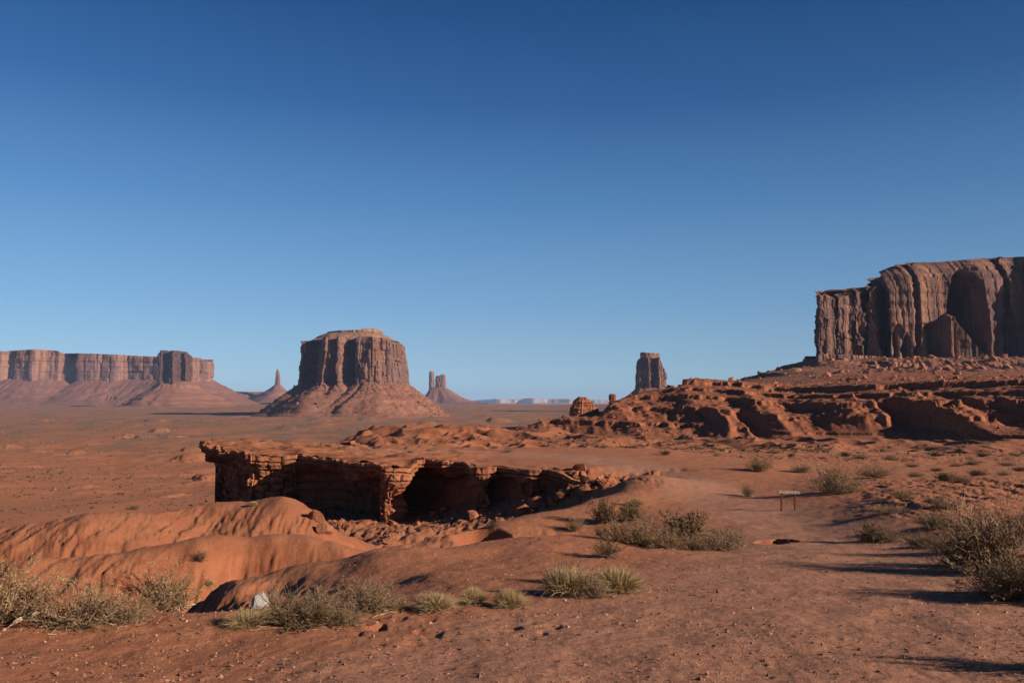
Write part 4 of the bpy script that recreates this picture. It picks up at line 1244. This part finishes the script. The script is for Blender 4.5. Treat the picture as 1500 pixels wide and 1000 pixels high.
plant(1500, 872, 96, 66, 'dark', 0, "dark dense brush at the right edge behind the olive bush", G4)
plant(1414, 828, 90, 76, 'brown', 2, "darker brown bush on the left flank of the huge tawny bush", G4)
plant(1486, 800, 90, 80, 'thin', 0, "tall thin tawny bush at the right edge behind the huge one", G4)
plant(1474, 876, 130, 84, 'sage', 0, "grassy olive bush in front of the huge tawny bush", G4)
plant(1560, 884, 120, 118, 'brown', 1, "tall bush mostly beyond the right edge of the photo", G4)
plant(1610, 988, 150, 130, 'brown', 3, "bush beyond the lower right corner that throws a shadow into it", G4)
GL = "lone plants on the left hills"
plant(196, 746, 14, 9, 'dark', 0, "single dark bush on the crest of the back left hill", GL)
plant(371, 741, 13, 10, 'grass', 2, "pale tuft at the foot of the promontory tip", GL)
plant(294, 825, 22, 18, 'leafy', 1, "sparse dark sprig on the smooth left hill", GL)
plant(307, 858, 14, 13, 'grass', 3, "tiny straw tuft low on the smooth left hill", GL)
# a row of named shrubs on the hummocks and many look-alikes further back
GF = "dim shrubs dotted over the red hummocks"
LF = "small dim shrub among the red hummocks below the layered ridge"
far = [(975, 666, 16, 9), (744, 662, 16, 7), (1136, 664, 18, 8), (1238, 668, 22, 9), (1262, 672, 24, 10), (1305, 674, 30, 11), (1372, 668, 22, 9), (1400, 683, 20, 9), (1425, 681, 24, 11), (1372, 690, 18, 7), (1475, 682, 26, 9),
       (1470, 696, 22, 8), (1494, 690, 20, 9), (1336, 684, 24, 9), (1208, 662, 16, 7), (1160, 668, 14, 6), (1090, 660, 14, 6), (1292, 661, 16, 7), (1440, 668, 20, 7), (1340, 661, 14, 6), (1050, 668, 12, 6), (1405, 661, 14, 6), (1488, 668, 18, 8), (1188, 655, 12, 5)]
kk = ('dark', 'brown', 'sage')
for i, (a, b, c, e) in enumerate(far):
    kd = kk[i % 3]
    plant(a, b, c, e, kd, (i * 7) % (3 if kd == 'dark' else 4), LF, GF)

# brush of the valley, past counting
r_ = np.random.default_rng(77)
n_ = 48000
dd_ = np.exp(r_.uniform(math.log(115), math.log(1700), n_)); pp_ = r_.uniform(-250, 1750, n_)
xx_ = px2x(pp_, dd_); zz_, _, _, _, hh_ = terrain(xx_, dd_)
pat_ = fbm(xx_ / 40.0, dd_ / 40.0, 3, 78)
ok = (~hh_) & (pat_ + r_.normal(0, 0.25, n_) > 0.02)
xx_, dd_, zz_ = xx_[ok], dd_[ok], ground_z(xx_[ok], dd_[ok])
scatter_rocks("valley_brush", np.column_stack([xx_, dd_, zz_ + 0.05]), np.clip(r_.lognormal(-1.45, 0.45, len(xx_)), 0.10, 0.8) * np.interp(dd_, [100, 500, 1700], [0.9, 2.0, 4.0]), M_DARK, None, 79, CHIPS, kind="stuff")

# ------------------------------------------------------------------ rubble and gravel
sel = GH & (GX / np.maximum(GY, 1) * F + 750 < 1600) & (GY < 640)
ii = np.argwhere(sel)
pick = ii[r_.integers(0, len(ii), 9500)]
pos = np.array([(GX[a, b], GY[a, b], GZ[a, b]) for a, b in pick])
pxp = pos[:, 0] / pos[:, 1] * F + 750
dens = sstep(0.0, 0.5, fbm(pos[:, 0] / 16.0, pos[:, 1] / 16.0, 3, 80) + 0.15)
kp = r_.uniform(0, 1, len(pos)) < 0.15 + 0.75 * dens
pos = pos[kp]
scatter_rocks("rubble", pos, np.minimum(0.13 + 0.16 * r_.pareto(2.0, len(pos)), 1.5) * np.interp(pos[:, 1], [250, 330, 500], [0.8, 1.3, 2.6]), M_LEDGE, None, 81, kind="stuff")
n_ = 110000
dd_ = 5.5 + 24 * r_.uniform(0, 1, n_) ** 1.8; xx_ = px2x(r_.uniform(-120, 1620, n_), dd_)
zz_ = ground_z(xx_, dd_)
okg = (fbm(xx_ / 1.5, dd_ / 1.5, 3, 82) + r_.normal(0, 0.3, n_)) > -0.15
scatter_rocks("gravel", np.column_stack([xx_, dd_, zz_])[okg], np.minimum(0.004 + 0.0045 * r_.pareto(1.9, okg.sum()), 0.04), M_GRAVEL, None, 83, CHIPS, kind="stuff")


# dry litter under the brush
bp = [o for o in COL.objects if o.type == 'EMPTY' and o.get("category") in ("bush", "grass") and 4 < o.location.y < 40]
lp_ = []; lw_ = []
for o in bp:
    m_ = 90
    rr2 = o.scale[0] * np.abs(r_.normal(0.25, 0.28, m_)); aa = r_.uniform(0, 6.283, m_)
    lx = o.location.x + rr2 * np.cos(aa); ly = o.location.y + rr2 * np.sin(aa)
    lz = ground_z(lx, ly) + 0.008
    dr_ = r_.uniform(0, 6.283, m_); ln_ = r_.uniform(0.04, 0.22, m_)
    t_ = np.linspace(-0.5, 0.5, 3)
    pt = np.stack([lx[:, None] + np.cos(dr_)[:, None] * ln_[:, None] * t_, ly[:, None] + np.sin(dr_)[:, None] * ln_[:, None] * t_, lz[:, None] + np.abs(r_.normal(0, 0.012, (m_, 3)))], -1)
    lp_.append(pt)
lp_ = np.concatenate(lp_)
v_, f_ = ribbons(lp_, 0.009 * np.ones(lp_.shape[:2]), r_)
link("dry_litter", mesh_from("dry_litter", v_, f_, False), M_STEM, kind="stuff")


def stone(px, py, wpx, hpx, label, seed, mat=None, flat=None, d=None, name="stone", cat_="stone", group=None, rot=0.0):
    x, y, z = hit(px, py) if d is None else (px2x(px, d), d, py2z(py, d))
    w = wpx / F * y * 0.5; h = hpx / F * y * 0.62
    me = rock_mesh(name, seed, 4, 1.0, 16, 0.10)
    me.materials.append(mat or M_RUBBLE)
    for p_ in me.polygons: p_.use_smooth = False
    o = link(name, me, loc=(x, y, z + h * 0.55), label=label, category=cat_, group=group)
    o.scale = (w, w * 0.85, h); o.rotation_euler = (0.1, 0.12, rot)
    return o


GB = "boulders fallen below the promontory"
stone(463, 763, 26, 18, "big cracked boulder against the back left hill", 401, M_LEDGE, None, None, "boulder", "boulder", GB)
stone(477, 781, 28, 16, "lowest tan boulder beneath the big cracked one", 402, M_RUBBLE, None, None, "boulder", "boulder", GB, 0.4)
stone(498, 774, 13, 13, "upright dark-sided boulder right of a black gap", 403, M_LEDGE, None, None, "boulder", "boulder", GB, 0.2)
stone(500, 781, 12, 9, "small round boulder under the upright one", 404, M_RUBBLE, None, None, "boulder", "boulder", GB)
stone(510, 772, 11, 10, "small boulder right of the upright one", 405, M_RUBBLE, None, None, "boulder", "boulder", GB)
for i, (a, b, c, e, lb) in enumerate(((567, 797, 16, 12, "lowest block of the slanting rubble rib in the gully"), (577, 790, 20, 13, "second block of the slanting rubble rib in the gully"), (588, 785, 15, 10, "middle block of the slanting rubble rib in the gully"), (600, 778, 17, 10, "fourth block of the slanting rubble rib in the gully"), (611, 770, 14, 9, "top block of the slanting rubble rib near the alcove"))):
    stone(a, b, c, e, lb, 420 + i, M_RUBBLE, None, None, "boulder", "boulder", GB, i * 0.7)
stone(380, 893, 36, 26, "rounded pale grey boulder half hidden in brown grass", 410, M_GREY, None, None, "boulder", "boulder")
GS = "loose stones lying on the open ground"
for a, b, c, e, lb in ((1051, 868, 8, 7, "single pale stone alone on the gravel right of the grass domes"), (525, 904, 9, 8, "pinkish stone at the right end of the shaded hollow"), (828, 880, 5, 4, "tiny white stone inside the grass dome's shadow"), (851, 883, 5, 4, "pale pebble at the lower edge of the grass dome's shadow"),
                       (929, 917, 5, 4, "small light pebble below the broad grass dome"), (438, 927, 6, 5, "small dark stone on the bare dirt below the shaded hollow"), (360, 940, 5, 4, "dark pebble low on the dirt under the grey boulder"), (430, 987, 8, 5, "pale chip near the bottom edge, left of centre"), (572, 987, 7, 5, "pale chip near the bottom edge, at centre"),
                       (1260, 952, 9, 5, "dark flat stone in the gravel at lower right"), (15, 972, 5, 5, "dark pebble in the lower left corner"), (1120, 969, 7, 5, "pale stone near the bottom edge, right of centre")):
    stone(a, b, c, e, lb, 440 + int(a), M_LEDGE if "dark" in lb else (M_GREY if "white" in lb else M_RUBBLE), None, None, "stone", "stone", GS, a * 0.1)
# broken slabs at the neck of the promontory
r_ = np.random.default_rng(90)
pp = []; ss = []
for i in range(520):
    t_ = r_.uniform(0, 1)
    px_ = 760 + 175 * t_; d_ = 76.5 - 3.5 * t_ + r_.normal(0, 1.2) - 1.0
    x_ = px2x(px_, d_); pp.append((x_, d_, float(ground_z(np.array(x_), np.array(d_))) + 0.05)); ss.append(min(0.12 + 0.16 * r_.pareto(1.8), 0.9))
for i in range(260):
    x_ = r_.uniform(4.0, 13.6); y_ = float(np.interp(x_, [e_[0] for e_ in ed], [e_[1] for e_ in ed])) + r_.normal(0.3, 0.55)
    pp.append((x_, y_, float(ground_z(np.array(x_), np.array(y_))) + 0.03)); ss.append(min(0.12 + 0.14 * r_.pareto(1.7), 0.75))
for i in range(420):
    k_ = r_.integers(0, len(e2)); o_ = r_.uniform(0.2, 4.0)
    q_ = e2[k_] + en[k_] * o_
    if q_[1] < 100 and q_[0] < 8:
        pp.append((q_[0], q_[1], float(ground_z(np.array(q_[0]), np.array(q_[1]))))); ss.append(min(0.10 + 0.14 * r_.pareto(1.8), 0.9))
scatter_rocks("broken_slabs", np.array(pp) * np.array([1, 1, 1]), np.array(ss), M_LEDGE, None, 91, kind="stuff")


# ------------------------------------------------------------------ dead wood
def tubes(name, lines, mat, parent=None, loc=(0, 0, 0), sides=7, **props):
    vs, fs, off = [], [], 0
    for pts, rad in lines:
        pts = np.array(pts, float); K = len(pts)
        tg = np.gradient(pts, axis=0); tg /= np.maximum(np.linalg.norm(tg, axis=1), 1e-9)[:, None]
        up = np.array([0.13, 0.2, 1.0]) if abs(tg[0][2]) < 0.9 else np.array([1.0, 0, 0])
        a = np.cross(tg, up); a /= np.linalg.norm(a, axis=1)[:, None]; b = np.cross(tg, a)
        th = np.linspace(0, 2 * math.pi, sides, endpoint=False)
        rr = np.interp(np.linspace(0, 1, K), np.linspace(0, 1, len(rad)), rad)
        ring = pts[:, None] + rr[:, None, None] * (np.cos(th)[None, :, None] * a[:, None] + np.sin(th)[None, :, None] * b[:, None]) * (1 + 0.12 * noise2(np.arange(K)[:, None] * 0.9, th[None] * 1.5, 7))[..., None]
        vs.append(ring.reshape(-1, 3)); fs.append(grid_faces(K, sides, True) + off); off += K * sides
    v = np.concatenate(vs) - np.array(loc)
    return link(name, mesh_from(name, v, np.concatenate(fs), True), mat, parent, loc if parent is None else None, **props)


def curve(p0, p1, n=10, sag=0.0, wob=0.02, seed=0):
    r = np.random.default_rng(seed)
    t = np.linspace(0, 1, n)
    p = np.array(p0)[None] * (1 - t[:, None]) + np.array(p1)[None] * t[:, None]
    p[:, 2] += sag * np.sin(t * math.pi)
    w = np.cumsum(r.normal(0, wob, (n, 3)), 0); w -= w[-1] * t[:, None]
    return p + w


def gpt(px, py, up=0.0):
    x, y, z = hit(px, py); return (x, y, z + up)


a = gpt(10, 922, .02); b = gpt(72, 903, .10)
tubes("dead_branch", [(curve(a, b, 12, .03, .008, 1), [.008, .03, .045, .03]), (curve(gpt(18, 917, .05), gpt(60, 906, .09), 8, .02, .006, 2), [.006, .02, .012])], M_WOOD, None, a, label="long bleached log lying under the left bushes", category="branch")
a = gpt(3, 896, .06); b = gpt(31, 903, .03)
tubes("dead_branch", [(curve(a, (b[0], b[1], b[2] + .02), 9, .06, .006, 3), [.012, .022, .018])], M_WOOD, None, a, label="short pale root at the far left edge", category="branch")
c0 = np.array(gpt(262, 897, .18)); ln = []
for i, (px_, py_, up) in enumerate(((225, 915, .02), (240, 910, .03), (250, 913, .02), (268, 913, .02), (280, 905, .04), (287, 896, .10), (300, 884, .16), (316, 884, .10), (296, 891, .06), (262, 878, .35), (276, 880, .30), (236, 886, .28), (305, 893, .03), (322, 893, .02))):
    yy_ = c0[1] * (1 + r_.uniform(-0.03, 0.035) - 0.0009 * max(0, py_ - 897))
    xx_, zz_ = ray_xz(px_, py_, yy_)
    e = np.array([xx_, yy_, max(zz_, float(ground_z(np.array(xx_), np.array(yy_))) + 0.02)])
    ln.append((curve(c0 + r_.normal(0, .03, 3), e, 11, .06 * r_.uniform(0.3, 1.4), .012, 30 + i), [.028, .020, .012, .004]))
tubes("dead_roots", ln, M_WOOD, None, tuple(c0), label="spread of gnarled bleached roots under the pale olive bush", category="roots")

# ------------------------------------------------------------------ the sign by the road
sx, sy, sz = hit(1145, 749)
u = sy / F
sg = thing("sign", (sx, sy, sz), "low wooden sign with two red-brown posts beside the dirt track", "sign")


def box_mesh(name, sx_, sy_, sz_, bev):
    bm = bmesh.new(); bmesh.ops.create_cube(bm, size=1.0)
    for v in bm.verts: v.co = (v.co.x * sx_, v.co.y * sy_, v.co.z * sz_)
    bmesh.ops.bevel(bm, geom=list(bm.edges), offset=bev, segments=2, affect='EDGES')
    me = bpy.data.meshes.new(name); bm.to_mesh(me); bm.free(); return me


x2, y2, z2 = 20.3 * u, 0.10, float(ground_z(np.array(sx + 20.3 * u), np.array(sy + 0.1))) - sz
topz_ = 30.0 * u
for xx, yy, zb_, tilt in ((0, 0, -0.25, 0.05), (x2, y2, z2 - 0.25, 0.035)):
    hgt = topz_ - zb_
    o = link("post", box_mesh("post", 0.085, 0.085, hgt, 0.008), M_POST, sg, (xx, yy, zb_ + hgt / 2))
    o.rotation_euler = (0, tilt, 0)
bw = 31.0 * u
bd = link("board", box_mesh("board", bw, 0.03, 0.175, 0.006), M_BOARD, sg, (x2 / 2 + 0.04, -0.062, topz_ - 0.085))
bd.rotation_euler = (0, math.radians(2.2), 0)
# worn pale letter strokes: nothing of the words can be read in the photo
rr_ = np.random.default_rng(3)
xq = -bw * 0.46
while xq < bw * 0.44:
    bm = bmesh.new()
    for (ox, oz, w_, h_) in (((0, 0, .014, .095),), ((0, -.005, .014, .085), (.03, .043, .074, .014)), ((0, 0, .013, .095), (.05, 0, .013, .095), (.025, 0, .040, .012)), ((.02, -.041, .054, .014), (0, .006, .013, .083)))[rr_.integers(0, 4)]:
        m4 = bmesh.ops.create_cube(bm, size=1.0)
        for v in m4['verts']: v.co = (v.co.x * w_ + ox, v.co.y * 0.004, v.co.z * h_ + oz)
    me = bpy.data.meshes.new("letter"); bm.to_mesh(me); bm.free()
    link("letter", me, M_LETTER, bd, (xq, -0.0175, 0))
    xq += 0.085 if rr_.uniform() > 0.2 else 0.13

# ------------------------------------------------------------------ haze
bm = bmesh.new(); bmesh.ops.create_cube(bm, size=1.0)
for v in bm.verts:
    v.co = (v.co.x * 150000, v.co.y * 26400 + 13100, (v.co.z + 0.5) * (205 + 175) - 175)
me = bpy.data.meshes.new("haze"); bm.to_mesh(me); bm.free()
hz_m = bpy.data.materials.new("haze"); hz_m.use_nodes = True
ht = hz_m.node_tree
for nd in list(ht.nodes):
    if nd.type == 'BSDF_PRINCIPLED': ht.nodes.remove(nd)
pv = ht.nodes.new("ShaderNodeVolumePrincipled")
pv.inputs["Color"].default_value = (0.42, 0.55, 0.85, 1)
pv.inputs["Density"].default_value = 3.0e-5
pv.inputs["Anisotropy"].default_value = 0.0
out_ = [nd for nd in ht.nodes if nd.type == 'OUTPUT_MATERIAL'][0]
ht.links.new(pv.outputs[0], out_.inputs["Volume"])
link("haze", me, hz_m, kind="stuff")
